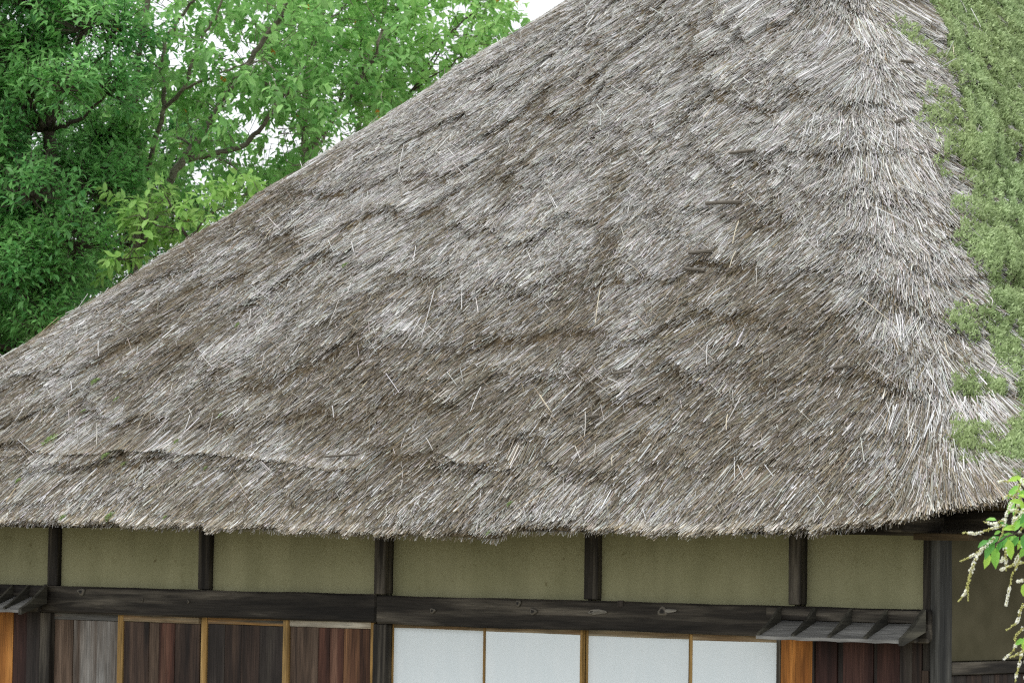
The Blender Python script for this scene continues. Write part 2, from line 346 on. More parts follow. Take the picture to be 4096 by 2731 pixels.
# corner post group
box('post', -.114, -.054, .006, .16, .35, ZK-.004, M_dkZ, axis='Z', seg=10, wob=.005, bev=.005)
box('post', -.050, .0, -.004, .200, 0.0, ZK+.026, wood_mat('corner_post_wood', lin(42, 43, 43), lin(62, 62, 60), lin(92, 91, 86), axis='Z'), axis='Z', seg=12, wob=.006, bev=.006)
box('post_patch', -.108, -.056, -.012, .004, .4, 2.10, P_brown, bev=.003)
box('bracket_block', -.125, -.03, -.07, -.036, 2.285, 2.37, M_dkX, bev=.005)

# paper doors
def paper_door(a, b, y, top, label, rail_mat, lw=.02, rw=.02, tilt=0.0):
    zb = .47; th = .03; pt = top-.048
    bars = MBx()
    for k in range(1, 4):
        x = a+(b-a)*k/4; bars.add(x-.006, x+.006, y+.006, y+.018, zb+.03, pt-.002)
    for k in range(1, 9):
        z = zb+(pt-zb)*k/9; bars.add(a+lw+.003, b-rw-.003, y+.019, y+.026, z-.005, z+.005)
    d = bars.build('paper_door', M_stile, house, label=label)
    box('stile', a, a+lw, y-.008, y+th, zb, top-.006, M_stile, d, bev=.002, axis='Z', seg=8, wob=.003)
    box('stile', b-rw, b, y-.010, y+th, zb, top-.006, M_stile, d, bev=.002, axis='Z', seg=8, wob=.003)
    box('top_rail', a+lw+.001, b-rw-.001, y-.006, y+th-.003, pt, top-.003, rail_mat, d, bev=.002, axis='X', seg=8, wob=.005)
    box('bottom_rail', a+lw+.001, b-rw-.001, y-.006, y+th-.003, zb, zb+.06, rail_mat, d, bev=.002)
    nx, nz = 26, 40
    X, Z = np.meshgrid(np.linspace(a+lw-.002, b-rw+.002, nx), np.linspace(zb+.055, pt+.004, nz), indexing='ij')
    Y = y - .002 + .0035*(fbm(X*9, Z*1.3, 31, 3)-.5) + .002*(vnoise(X*24, Z*2.2, 33)-.5)
    Z = Z + np.where(np.arange(nz)[None, :] == nz-1, .006*(vnoise(X*3.1, X*0+.5, 8)-.5) + tilt*(X-a)/(b-a), 0)
    c = np.array([(a+b)/2, y, (zb+pt)/2]); V = np.stack([X, Y, Z], -1).reshape(-1, 3)-c
    i = np.arange(nx*nz).reshape(nx, nz); F = np.stack([i[:-1, :-1], i[1:, :-1], i[1:, 1:], i[:-1, 1:]], -1).reshape(-1, 4)
    V2 = V+[0, .0025, 0]; n0 = nx*nz
    ring = np.concatenate([i[:, 0], i[-1, 1:], i[-2::-1, -1], i[0, -2:0:-1]]); r2 = np.roll(ring, -1)
    me = mesh_np('paper_sheet', np.concatenate([V, V2]), np.concatenate([F, F[:, ::-1]+n0, np.stack([ring, ring+n0, r2+n0, r2], -1)]), smooth=False)
    put('paper_sheet', me, d, c, M_paper)
class MBx:
    def __init__(s): s.V = []; s.F = []
    def add(s, x0, x1, y0, y1, z0, z1):
        n = len(s.V)
        s.V += [(x0, y0, z0), (x1, y0, z0), (x1, y1, z0), (x0, y1, z0), (x0, y0, z1), (x1, y0, z1), (x1, y1, z1), (x0, y1, z1)]
        s.F += [tuple(n+q for q in f) for f in ((0, 3, 2, 1), (4, 5, 6, 7), (0, 1, 5, 4), (1, 2, 6, 5), (2, 3, 7, 6), (3, 0, 4, 7))]
    def build(s, name, mat, parent, **props):
        V = np.array(s.V); c = (V.min(0)+V.max(0))/2
        me = bpy.data.meshes.new(name); me.from_pydata((V-c).tolist(), [], s.F); me.update()
        return put(name, me, parent, c, mat, **props)
paper_door(-4.853, -3.930, .060, 2.312, 'paper sliding door beside the dark middle post', M_rail, .018, .022, 0.0)
paper_door(-3.928, -2.998, .022, 2.309, 'second paper sliding door from the middle post', M_rail, .022, .022, 0.0)
paper_door(-2.996, -2.045, .060, 2.304, 'third paper sliding door from the middle post', M_rail, .022, .030, 0.0)
paper_door(-2.043, -1.291, .022, 2.298, 'paper sliding door next to the orange plank', M_rail, .024, .004, 0.0)
# plank doors
def plank_door(a, b, y, top, cuts, mats, label, lw, rw, rail_mat):
    zb = .47; bars = MBx(); bars.add(a+.01, b-.01, y+.0205, y+.028, zb+.01, top-.06)
    d = bars.build('plank_door', M_dkX, house, label=label)
    for z in (.55, 1.15, 1.75): box('crossbar', a+.012, b-.012, y+.029, y+.042, z-.02, z+.02, M_dkX, d, bev=.002)
    if lw: box('stile', a, a+lw, y-.012, y+.02, zb, top-.004, M_stile, d, bev=.002, axis='Z', seg=8, wob=.003)
    if rw: box('stile', b-rw, b, y-.014, y+.02, zb, top-.004, M_stile, d, bev=.002, axis='Z', seg=8, wob=.003)
    box('top_rail', a+lw+.001, b-rw-.001, y-.010, y+.018, top-.054, top-.002, rail_mat, d, bev=.002, axis='X', seg=8, wob=.004)
    xs_ = [a+lw]+cuts+[b-rw]
    for k in range(len(xs_)-1):
        box('plank', xs_[k]+.0015, xs_[k+1]-.0015, y+.002+rnd.uniform(-.003, .003), y+.019, zb, top-.056, mats[k], d, bev=.0015, axis='Z', seg=6, wob=.002)
plank_door(-8.537, -7.763, .05, 2.296, [-8.317, -8.038], [P_brown, P_grey, P_grey], 'plank door with two silvery grey boards', 0, 0, wood_mat('grey_top_rail', lin(78, 78, 76), lin(100, 98, 94), lin(150, 104, 62), axis='X'))
plank_door(-7.761, -6.850, .02, 2.299, [-7.415, -7.30, -7.22, -7.122], [P_dark, P_brown, P_red, P_red, P_dark], 'plank door of dark reddish boards beside the grey one', .064, 0, M_rail)
plank_door(-6.848, -5.939, .05, 2.302, [-6.597, -6.419, -6.219], [P_vdark, P_dark, P_dark, P_vdark], 'plank door with the blackest boards', .064, 0, M_railo)
plank_door(-5.937, -4.996, .02, 2.304, [-5.576, -5.46, -5.315], [P_brown, P_red, P_red, P_tan], 'brown plank door beside the dark middle post', .066, .034, M_rail)
# shutter recesses under the two visors
def shutter_bay(pieces, ybase):
    for (a, b, dy, z1, m, nm) in pieces:
        box(nm, a, b, ybase+dy, ybase+dy+.03, .42, z1, m, bev=.002, axis='Z', seg=6, wob=.002)
shutter_bay([(-1.2535, -.988, .0, 2.290, M_orange, 'plank'), (-.986, -.970, -.012, 2.290, P_vdark, 'batten'), (-.968, -.795, .004, 2.29, P_maroon, 'plank'),
             (-.793, -.747, .016, 2.29, P_vdark, 'plank'), (-.745, -.502, .004, 2.29, P_maroon, 'plank'), (-.500, -.472, .014, 2.29, P_vdark, 'plank'),
             (-.470, -.289, .004, 2.29, P_maroon, 'plank'), (-.287, -.189, .0, 2.29, P_vdark, 'plank'), (-.187, -.117, .002, 2.29, P_dark, 'plank')], .0)
shutter_bay([(-9.42, -8.986, .0, 2.31, M_orange, 'plank'), (-8.984, -8.822, .004, 2.31, P_maroon, 'plank'), (-8.820, -8.664, .002, 2.31, P_vdark, 'plank')], .0)
# visors
def visor(x0, x1, ribs, zt, zb, zf, depth, label, end_right):
    yw = -.045
    n = 12; V = []; F = []
    for j in range(n+1):
        x = x0+(x1-x0)*j/n
        for (y, z) in ((yw-.003, zb), (-depth, zf), (-depth, zf-.022), (yw-.003, zb-.026)):
            V.append((x, y+.004*math.sin(j*1.7), z+.003*math.sin(j*2.3+1)))
    for j in range(n):
        for k in range(4): F.append((j*4+k, j*4+(k+1) % 4, j*4+4+(k+1) % 4, j*4+4+k))
    F += [(0, 3, 2, 1), (n*4, n*4+1, n*4+2, n*4+3)]
    V = np.array(V); c = V.mean(0); me = bpy.data.meshes.new('visor_board'); me.from_pydata((V-c).tolist(), [], F); me.update()
    bm = bmesh.new(); bm.from_mesh(me); bmesh.ops.recalc_face_normals(bm, faces=bm.faces); bm.to_mesh(me); bm.free()
    vb = put('visor_board', me, house, c, M_visor, label=label)
    box('back_board', x0-.10, x1+.012, -.072, -.046, zb+.003, zt, M_dkX, vb, bev=.004, axis='X', seg=8, wob=.004)
    def rib(x, th, tz, fz, nm, ov=.0, under=0.0):
        m = 9; V = []; F = []
        for q in range(m):
            s = q/(m-1); y = -.076 - (depth-.076+ov)*s
            zl = zb + (zf-zb)*((-y-.045)/(depth-.045)) + .003
            ht = (tz-zb)*(1-s)**1.7 + .024*(1-.3*s)
            zt_ = zl+ht
            for xx in (x-th/2, x+th/2):
                V += [(xx, y, zl-under*(1-.3*s)), (xx, y, zt_)]
        for q in range(m-1):
            a = q*4
            F += [(a, a+4, a+5, a+1), (a+2, a+3, a+7, a+6), (a+1, a+5, a+7, a+3), (a, a+2, a+6, a+4)]
        F += [(0, 1, 3, 2), ((m-1)*4, (m-1)*4+2, (m-1)*4+3, (m-1)*4+1)]
        V = np.array(V); c = V.mean(0); me = bpy.data.meshes.new(nm); me.from_pydata((V-c).tolist(), [], F); me.update()
        bm = bmesh.new(); bm.from_mesh(me); bmesh.ops.recalc_face_normals(bm, faces=bm.faces); bm.to_mesh(me); bm.free()
        put(nm, me, vb, c, M_rib)
    for x in ribs: rib(x, .026, zt-.012, 0, 'rib')
    if end_right: rib(x1+.02, .036, zt-.005, 0, 'end_board', ov=.02, under=.045)
    box('bearer', x0+.1, x1-.01, -.14, -.085, zb-.125, zb-.072, M_dkX, vb, bev=.004)
visor(-1.232, -.075, [-1.215, -.93, -.637, -.35], 2.500, 2.412, 2.306, .34, 'grey board visor over the orange plank by the corner post', True)
visor(-10.2, -8.545, [-8.737, -8.926, -9.115, -9.305, -9.495, -9.685, -9.875], 2.520, 2.425, 2.318, .34, 'grey board visor at the left end of the facade', True)

# lower structure and far walls (below and outside the frame)
box('sill_beam', -11.2, -.12, -.02, .12, .22, .35, M_dkX)
for x in (-10.2, -8.6, -6.8, -4.92, -2.95, -1.27, -.1): box('foundation_stone', x-.16, x+.16, -.1, .2, -.02, .2, M_stone, bev=.03)
box('wall', -11.2, -9.43, .03, .1, .36, ZB0-.003, P_dark)
box('back_wall', -11.15, -.16, 12.4, 12.55, 0, ZK+.2, M_plaster)
box('left_wall', -11.3, -11.21, 0.03, 12.39, 0, ZK+.2, M_plaster)
# right side wall
SW = -.03
def side_box(name, y0, y1, z0, z1, mat, proud=0.0): return box(name, SW-.06, SW+proud, y0, y1, z0, z1, mat, bev=.004)
side_box('plaster_panel', .203, 2.6, 2.158, ZK+.03, M_shade_plaster)  # near panel carries painted-in shade
box('side_rail', SW-.05, .004, .204, 12.3, 2.066, 2.152, M_dkY, axis='Y', seg=20, wob=.005, bev=.005)
side_box('plaster_panel', 2.78, 12.3, 2.158, ZK+.03, M_plaster)
box('post', SW-.07, .0, 2.61, 2.77, .2, ZK+.02, M_dkZ, bev=.005)
y = .206; k = 0
while y < 2.55:
    wd = rnd.uniform(.16, .24); side_box('plank', y, min(y+wd-.003, 2.6), .3, 2.062, [P_vdark, P_dark][k % 2], .006); y += wd; k += 1
side_box('wall', 2.78, 12.3, .3, 2.062, P_dark)

# ------------------------------------------------------------------ thatched roof
XL, XR, YF, YB = -12.05, .97, -.85, 13.4
TL, TR, TF, TB = 1.0, 1.12, .92, .92
RAD = .9; Z0 = 2.99; HMAX = 6.0
def eave_dz(a, h):
    base = np.interp(a, [-12, -8.5, -6, -4.2, -3.3, -3.12, -3.02, -1.8, -.4, .1, .5, 1.2, 2.2, 6], [.05, .055, .055, .0, -.02, -.025, .035, .05, .06, .11, .20, .29, .24, .17])
    return base*np.exp(-np.maximum(h, 0)/.7)
FRONT_A1 = XR-RAD; ARC = RAD*math.pi/2
def surf(a, h):
    """a: arclength along the eave: front edge = x up to FRONT_A1, then the corner arc, then the right edge; below XL+RAD the left corner arc.
    returns point, outward plan normal, surface normal"""
    a = np.asarray(a, float); h = np.asarray(h, float)
    th = np.clip((a-FRONT_A1)/RAD, 0, math.pi/2); thl = np.clip((XL+RAD-a)/RAD, 0, math.pi/2)
    # front: stretch so that the front edge shrinks with height
    xl = XL+RAD+h/TL; xr = FRONT_A1-h/TR
    t = np.clip((a-(XL+RAD))/(FRONT_A1-XL-RAD), 0, 1)
    cx = xl+(xr-xl)*t; cy = YF+RAD+h/TF
    n = np.stack([np.sin(th)-np.sin(thl), -np.cos(th)*np.cos(thl), 0*th], -1)
    n = nrm(n)
    extra = np.maximum(a-FRONT_A1-ARC, 0)
    P = np.stack([cx+RAD*n[..., 0], cy+RAD*n[..., 1]+extra*np.clip(1-2*h/TF/(YB-YF-2*RAD), .02, 1), Z0+h+eave_dz(a, h)], -1)
    # inward run per unit height along n
    run = np.where(n[..., 0] > 0, n[..., 0]/TR, -n[..., 0]/TL) - n[..., 1]/TF
    N = nrm(np.stack([n[..., 0], n[..., 1], run], -1))
    return P, n, N
def xfront(x, h):
    """arclength parameter of the front-slope point at world x and height h"""
    xl = XL+RAD+h/TL; xr = FRONT_A1-h/TR
    return XL+RAD+(x-xl)/(xr-xl)*(FRONT_A1-XL-RAD)
A0, A1 = XL+RAD-ARC, FRONT_A1+ARC+(YB-YF-2*RAD)
def lumps(a, h):
    """uneven thatch surface: broad hollows plus stepped tongues (metres along the normal)"""
    wv = a + .35*h
    l = .10*(fbm(wv*.55, h*.8, 41)-.5) + .11*(fbm(wv*1.3, h*2.3, 43)-.5)
    q = h*1.9 + 2.3*fbm(wv*1.0, h*.9, 47)            # terraces
    st = q-np.floor(q)
    l += .064*(1-.5*np.exp(-((a-FRONT_A1-.7)/.9)**2))*np.where(st < .12, st/.12, 1-(st-.12)/.88)*(.4+.9*vnoise(wv*1.1, np.floor(q)*3.7, 51)) - .02
    return l*np.clip(.25+h/.6, .25, 1)*np.clip(.45+(a-XL-RAD)/1.5*.55, .45, 1)
def visible(P):
    d = P-CAM; z = d@FW; x = 2048+FPX*(d@RT)/z; y_ = 1365.5-FPX*(d@UP)/z
    return (x > -260) & (x < 4360) & (y_ > -260) & (y_ < 2500)
def roof_base():
    na, nh = 330, 90
    hh = np.linspace(0, HMAX, nh)
    aa = np.concatenate([np.linspace(A0, FRONT_A1+ARC, 250), np.linspace(FRONT_A1+ARC, A1, 81)[1:]])
    Aa, Hh = np.meshgrid(aa, hh, indexing='ij'); P, n, N = surf(Aa, Hh)
    P = P + N*(lumps(Aa, Hh)-.035)[..., None]
    ridge_y = (YF+YB)/2
    V = [P.reshape(-1, 3)]; i = np.arange(len(aa)*nh).reshape(len(aa), nh)
    F = [np.stack([i[:-1, :-1], i[1:, :-1], i[1:, 1:], i[:-1, 1:]], -1).reshape(-1, 4)]
    # underside: from the eave edge inwards
    und = P[:, 0] + 0; inn = P[:, 0] - n[:, 0]*1.15; inn[:, 2] = Z0+.27
    k0 = len(aa)*nh
    mid = (und+inn)/2; mid[:, 2] = Z0+.10+ (und[:, 2]-Z0)*.5
    V += [mid, inn]
    m = np.arange(len(aa)); e0 = i[:, 0]; m1 = k0+m; m2 = k0+len(aa)+m
    F += [np.stack([e0[1:], e0[:-1], m1[:-1], m1[1:]], -1), np.stack([m1[1:], m1[:-1], m2[:-1], m2[1:]], -1)]
    # left, back slopes and cap, plain
    V0 = np.concatenate(V); nb = len(V0)
    top = P[:, -1]
    xl5, xr5 = XL+HMAX/TL, XR-HMAX/TR
    ex = np.array([[XL, YF+RAD, Z0], [XL, YB, Z0], [XR, YB, Z0], [xl5, YF+HMAX/TF+.9, Z0+HMAX], [xl5, YB-HMAX/TB, Z0+HMAX], [xr5, YB-HMAX/TB, Z0+HMAX], [xr5, YF+HMAX/TF+.9, Z0+HMAX]])
    F.append(np.array([[nb, nb+3, nb+4, nb+1], [nb+1, nb+4, nb+5, nb+2], [nb+3, nb+6, nb+5, nb+4]]))
    V = np.concatenate([V0, ex]); F = np.concatenate(F)
    c = np.array([-5.5, 4.9, Z0])
    return put('thatch_roof', mesh_np('thatch_roof', V-c, F, smooth=True), house, c, M_thatch, label='thick grey thatch of weathered straw in uneven tongues')
roof = roof_base()
RC = WL[roof.name]

def straw_mesh(T, D, N, L, Wd, croot, ctip, bend=None):
    """one ridged blade per straw: tip T, direction D (towards the tip), N roughly up"""
    n = len(T); roll = rng.normal(0, .5, n)
    sd_ = nrm(np.cross(D, N)); up_ = nrm(np.cross(sd_, D))
    s2 = sd_*np.cos(roll)[:, None]+up_*np.sin(roll)[:, None]; u2 = up_*np.cos(roll)[:, None]-sd_*np.sin(roll)[:, None]
    Rt = T-D*L[:, None]
    hw = Wd[:, None]/2
    V = np.stack([Rt-s2*hw-u2*hw*.6, Rt+u2*hw*.6, Rt+s2*hw-u2*hw*.6, T-s2*hw*.8-u2*hw*.6, T+u2*hw*.55, T+s2*hw*.8-u2*hw*.6], 1)
    if bend is not None:
        V[:, 3:] += bend[:, None, :]
    C = np.stack([croot, croot, croot, ctip, ctip, ctip], 1)
    i = np.arange(n)[:, None]*6
    F = np.stack([i+[0, 1, 4, 3], i+[1, 2, 5, 4]], 1).reshape(-1, 4)
    return V.reshape(-1, 3), F, C.reshape(-1, 3)
def tilt_dir(n, tanS, yaw):
    """downward straw direction from plan normal n"""
    cs, sn = np.cos(yaw), np.sin(yaw)
    nx = n[:, 0]*cs-n[:, 1]*sn; ny = n[:, 0]*sn+n[:, 1]*cs
    return nrm(np.stack([nx, ny, -tanS], -1))
def bare(a, h):
    """browner, less weathered patches, and browner bands below the terrace lips"""
    f = .55*fbm(a*2.3+1.6*h+7, h*2.6+3, 61, 3)+.45*fbm(a*.6+.3*h+2, h*.9+1, 63, 3)
    f = f+.125*np.exp(-((a+3.0)/4.6)**2-((h-1.0)/.75)**2)-.10*np.clip((h-1.7)/1.6, 0, 1)-.08*np.exp(-((a-.75)/.6)**2)
    q = h*1.9 + 2.3*fbm((a+.35*h)*1.0, h*.9, 47); st = q-np.floor(q)     # browner straw below each terrace lip
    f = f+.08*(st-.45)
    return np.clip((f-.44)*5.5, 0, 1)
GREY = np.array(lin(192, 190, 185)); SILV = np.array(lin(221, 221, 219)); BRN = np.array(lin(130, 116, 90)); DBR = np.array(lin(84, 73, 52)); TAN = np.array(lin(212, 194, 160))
def straw_cols(n, brown, pale):
    """bleached stalks among brown ones; `brown` sets the share of brown stalks"""
    k = rng.random(n)[:, None]; base = (GREY*(1-k)+SILV*k)*np.exp(rng.normal(0, .22, n))[:, None]*(.88+.22*pale[:, None])
    k2 = rng.random(n)[:, None]; b = (BRN*(1-k2)+DBR*k2)*np.exp(rng.normal(0, .3, n))[:, None]
    dark = rng.random(n) < np.clip(.10+.82*np.clip(brown, 0, 1), 0, .94)
    mixf = np.where(dark, rng.uniform(.7, 1, n), rng.uniform(0, .3, n))[:, None]
    c = base*(1-mixf)+b*mixf
    c *= 1+rng.normal(0, .03, (n, 3))
    return np.clip(c, .02, .78)
def tan_s(h, n): return .53+.14*np.exp(-h/.5)+rng.normal(0, .05, n)
VS, FS, CS = [], [], []; vcount = 0
def emit(T, D, N, L, Wd, cr, ct, bend=None):
    global vcount
    V, F, C = straw_mesh(T, D, N, L, Wd, cr, ct, bend)
    VS.append(V); FS.append(F+vcount); CS.append(C); vcount += len(V)
SEAM = lambda a: .50+.16*(fbm(a*.6, a*0+2.2, 71)-.5)*2
def sample_ah(n, amax=13.5, hmax=5.0):
    a = rng.uniform(A0+.2, amax, n); h = rng.uniform(-.02, hmax, n)
    # keep density even: front edge shrinks with height
    fw_ = (FRONT_A1-h/TR-XL-RAD-h/TL)/(FRONT_A1-XL-RAD)
    keep = np.where((a > XL+RAD) & (a < FRONT_A1), rng.random(n) < fw_, np.where(a > FRONT_A1+ARC, rng.random(n) < np.clip(1-2*h/TF/(YB-YF-2*RAD), .02, 1), True))
    return a[keep], h[keep]
# 1. base coat
a, h = sample_ah(570000)
P, n, N = surf(a, h); vis = visible(P) | (rng.random(len(a)) < .12); a, h, P, n, N = a[vis], h[vis], P[vis], n[vis], N[vis]
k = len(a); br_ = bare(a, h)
wv_n = (fbm(a*1.6, h*1.6, 81)-.5)*.5
yaw = rng.normal(0, .085, k)+wv_n; wild = rng.random(k) < .025; yaw = np.where(wild, rng.normal(0, .6, k), yaw)
D = tilt_dir(n, tan_s(h, k), yaw); lift = rng.uniform(-.022, .032, k)+np.where(wild, .010, 0)
L = rng.uniform(.14, .36, k); Wd = rng.uniform(.0035, .0066, k)
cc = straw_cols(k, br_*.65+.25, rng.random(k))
emit(P+N*(lumps(a, h)+lift)[:, None], D, N, L, Wd, cc*.95, cc)
print('base', k)
# 2. tongues of weathered straw
nt_ = 5200
ta, th_ = sample_ah(nt_)
tp, _, _ = surf(ta, th_); kv = visible(tp); ta, th_ = ta[kv], th_[kv]
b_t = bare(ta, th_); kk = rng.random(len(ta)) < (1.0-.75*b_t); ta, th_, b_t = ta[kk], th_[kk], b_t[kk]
A_, H_, Lf, Yw, Br, Pl, Ts = [], [], [], [], [], [], []
for q in range(len(ta)):
    m = int(rng.uniform(25, 120)); wdt = rng.uniform(.07, .34)*(1+m/160); ln = rng.uniform(.16, .5)
    v = rng.random(m)**.75                               # 0 upper .. 1 lower end
    hd = -(v-1)*ln*.72
    A_.append(ta[q]+rng.normal(0, wdt/2, m)*(1-.35*v)); rag = np.abs(rng.normal(0, .02, m))
    H_.append(th_[q]+hd+rag)
    Lf.append((.006+rng.uniform(.012, .042)*v**1.4)*(1-.4*rng.random(m)))
    Yw.append(np.full(m, rng.normal(0, .14))+rng.normal(0, .05, m)); Br.append(np.full(m, b_t[q]*.5+rng.uniform(-.1, .35)))
    Pl.append(np.full(m, rng.uniform(0, 1))+0*v); Ts.append(np.full(m, rng.normal(0, .04)))
a, h, lift, yaw, brn, pl, ts = map(np.concatenate, (A_, H_, Lf, Yw, Br, Pl, Ts))
ok = h > 0.0; a, h, lift, yaw, brn, pl, ts = a[ok], h[ok], lift[ok], yaw[ok], brn[ok], pl[ok], ts[ok]
P, n, N = surf(a, h); k = len(a)
D = tilt_dir(n, tan_s(h, k)+ts, yaw+(fbm(a*1.6, h*1.6, 81)-.5)*.5); L = rng.uniform(.18, .48, k); Wd = rng.uniform(.0038, .0075, k); bold = rng.random(k) < .12; Wd = np.where(bold, Wd*1.5, Wd); lift = lift+np.where(bold, .008, 0); pl = pl+np.where(bold, .7, 0)
cc = straw_cols(k, np.clip(brn, 0, 1), pl)
emit(P+N*(lumps(a, h)+lift)[:, None], D, N, L, Wd, cc*.92, cc)
print('tongues', k)
# 3. step above the eave band
k = 6500; a = rng.uniform(-9.6, -3.2, k); h = SEAM(a)+np.abs(rng.normal(0, .05, k))+rng.normal(0, .012, k); P, n, N = surf(a, h)
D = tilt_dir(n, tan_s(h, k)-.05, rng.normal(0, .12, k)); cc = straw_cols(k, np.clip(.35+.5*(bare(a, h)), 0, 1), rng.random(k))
keep = fbm(a*1.1, a*0+5, 77) > .36
emit((P+N*(lumps(a, h)+.034-.25*(h-SEAM(a))*1.0)[:, None])[keep], D[keep], N[keep], rng.uniform(.14, .3, k)[keep], rng.uniform(.005, .009, k)[keep], (cc*.9)[keep], cc[keep])
# coarse clean stalks of the eave band
k = 15000; a = rng.uniform(-9.6, FRONT_A1+ARC+2.0, k); h = rng.uniform(.0, .48, k)**1.0; P, n, N = surf(a, h)
D = tilt_dir(n, tan_s(h, k), rng.normal(0, .08, k)+(fbm(a*2, h*2, 97)-.5)*.5)
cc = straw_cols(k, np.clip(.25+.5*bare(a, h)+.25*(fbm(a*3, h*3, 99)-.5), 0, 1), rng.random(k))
emit(P+N*(lumps(a, h)+rng.uniform(.0, .035, k))[:, None], D, N, rng.uniform(.10, .32, k), rng.uniform(.0045, .0092, k), cc, cc)
# 4. eave fringe: cut ends
k = 21000; a = rng.uniform(-9.6, FRONT_A1+ARC+2.5, k)
fr = .09*(fbm(a*1.3, a*0+9, 91)-.5)+.12*(fbm(a*6, a*0+9, 93)-.5)
h = np.abs(rng.normal(0, .06, k))-.05+fr; P, n, N = surf(a, np.maximum(h, 0)+.01)
D = tilt_dir(n, rng.normal(.60, .07, k), rng.normal(0, .10, k)+(fbm(a*2, a*0, 95)-.5)*.5)
P = P+D*(np.maximum(-h, 0)*1.5)[:, None]
cc = straw_cols(k, rng.uniform(.1, .8, k), rng.random(k)); tipc = cc*.8+TAN*rng.uniform(.0, .4, k)[:, None]
emit(P+N*rng.uniform(-.028, .018, k)[:, None], D, N, rng.uniform(.16, .38, k), rng.uniform(.004, .0085, k)*np.where(rng.random(k) < .12, 1.5, 1), cc, tipc)
# straggling fibres under the fringe
k = 3200; a = rng.uniform(-9.6, FRONT_A1+ARC+1.0, k); P, n, N = surf(a, np.zeros(k)); P[:, 2] += -.03+.05*(fbm(a*1.3, a*0+9, 91)-.5)
D = tilt_dir(n, rng.uniform(.6, 3.0, k), rng.normal(0, .5, k)); cc = straw_cols(k, rng.uniform(.3, 1, k), rng.random(k))
emit(P+D*rng.uniform(0, .05, k)[:, None]-n*.03, D, N, rng.uniform(.05, .17, k), rng.uniform(.002, .005, k), cc, cc)
# 5. fine fibres
a, h = sample_ah(200000); P, n, N = surf(a, h); vis = visible(P); a, h, P, n, N = a[vis], h[vis], P[vis], n[vis], N[vis]; k = len(a)
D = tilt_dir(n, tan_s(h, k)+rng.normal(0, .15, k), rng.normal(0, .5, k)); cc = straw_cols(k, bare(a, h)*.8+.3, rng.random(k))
emit(P+N*(lumps(a, h)+rng.uniform(0, .04, k))[:, None], D, N, rng.uniform(.03, .11, k), rng.uniform(.002, .004, k), cc, cc)
print('fibres', k)
V = np.concatenate(VS)-RC; F = np.concatenate(FS); C = np.concatenate(CS)
put('straw_coat', mesh_np('straw_coat', V, F, C), roof, RC, M_straw, kind='stuff', label='packed grey and brown straw ends over the whole roof')
del V, F, C, VS, FS, CS

# moss on the right-hand slope
def moss():
    n0 = 480000
    a = rng.uniform(FRONT_A1+.2, 13.5, n0); h = rng.uniform(.15, 5.0, n0)
    P, n, N = surf(a, h); vis = visible(P)
    edge = FRONT_A1+ARC*.93+.35*(fbm(h*1.6, h*0+3, 101)-.5)*2 - .30*np.clip(1-h/4, 0, 1)
    m = (a-edge)*1.6 + (fbm(a*2.2, h*2.6, 103, 4)-.5)*2.0
    m += np.where(h < .25, -(.25-h)*2.0, 0)+.85*np.clip(1-h/2.2, 0, 1)
    stripe = (fbm(a*2.4+h*2.4, h*1.0, 107)-.5)*1.7
    vis &= rng.random(n0) < np.where(a > FRONT_A1+ARC, np.clip(1-2*h/TF/(YB-YF-2*RAD), .02, 1), 1)
    ok = vis & (m+stripe > rng.uniform(-.4, .6, n0)) & (fbm(a*8, h*8, 109, 2) > .36)
    a, h, P, n, N = a[ok], h[ok], P[ok], n[ok], N[ok]
    if len(a) > 66000: s = rng.permutation(len(a))[:66000]; a, h, P, n, N = a[s], h[s], P[s], n[s], N[s]
    puff = np.clip((fbm(a*8, h*8, 109, 2)-.36)*2.8, 0, 1)**.6
    base = P+N*(lumps(a, h)-.004+.055*puff+.02*fbm(a*2, h*2, 119))[:, None]
    Vs, Cs = [], []
    G1, G2, G3 = np.array(lin(122, 144, 94)), np.array(lin(182, 202, 154)), np.array(lin(162, 172, 118))
    tone = fbm(a*1.5, h*1.5, 115)
    for q in range(4):
        d = nrm(N*.9+rng.normal(0, .55, N.shape)); s = nrm(np.cross(d, rng.normal(0, 1, N.shape)))
        L = rng.uniform(.012, .03, len(a))[:, None]; wd = rng.uniform(.006, .012, len(a))[:, None]
        off = rng.normal(0, .012, N.shape)
        Vs.append(np.stack([base+off-s*wd-d*.012, base+off+s*wd-d*.012, base+off+d*L], 1))
        f = np.clip(puff*1.1-.1+rng.normal(0, .2, len(a)), 0, 1)[:, None]; g = np.clip(tone*1.6-.3, 0, 1)[:, None]
        c = (G1*(1-f)+G2*f)*(1-.45*g)+G3*.45*g; Cs.append(np.repeat(c[:, None], 3, 1))
    V = np.concatenate(Vs).reshape(-1, 3); C = np.concatenate(Cs).reshape(-1, 3); F = np.arange(len(V)).reshape(-1, 3)
    put('moss_mat', mesh_np('moss_mat', V-RC, F, C), roof, RC, M_moss, kind='stuff', label='pale green moss spread over the right slope')
    print('moss', len(a))
moss()
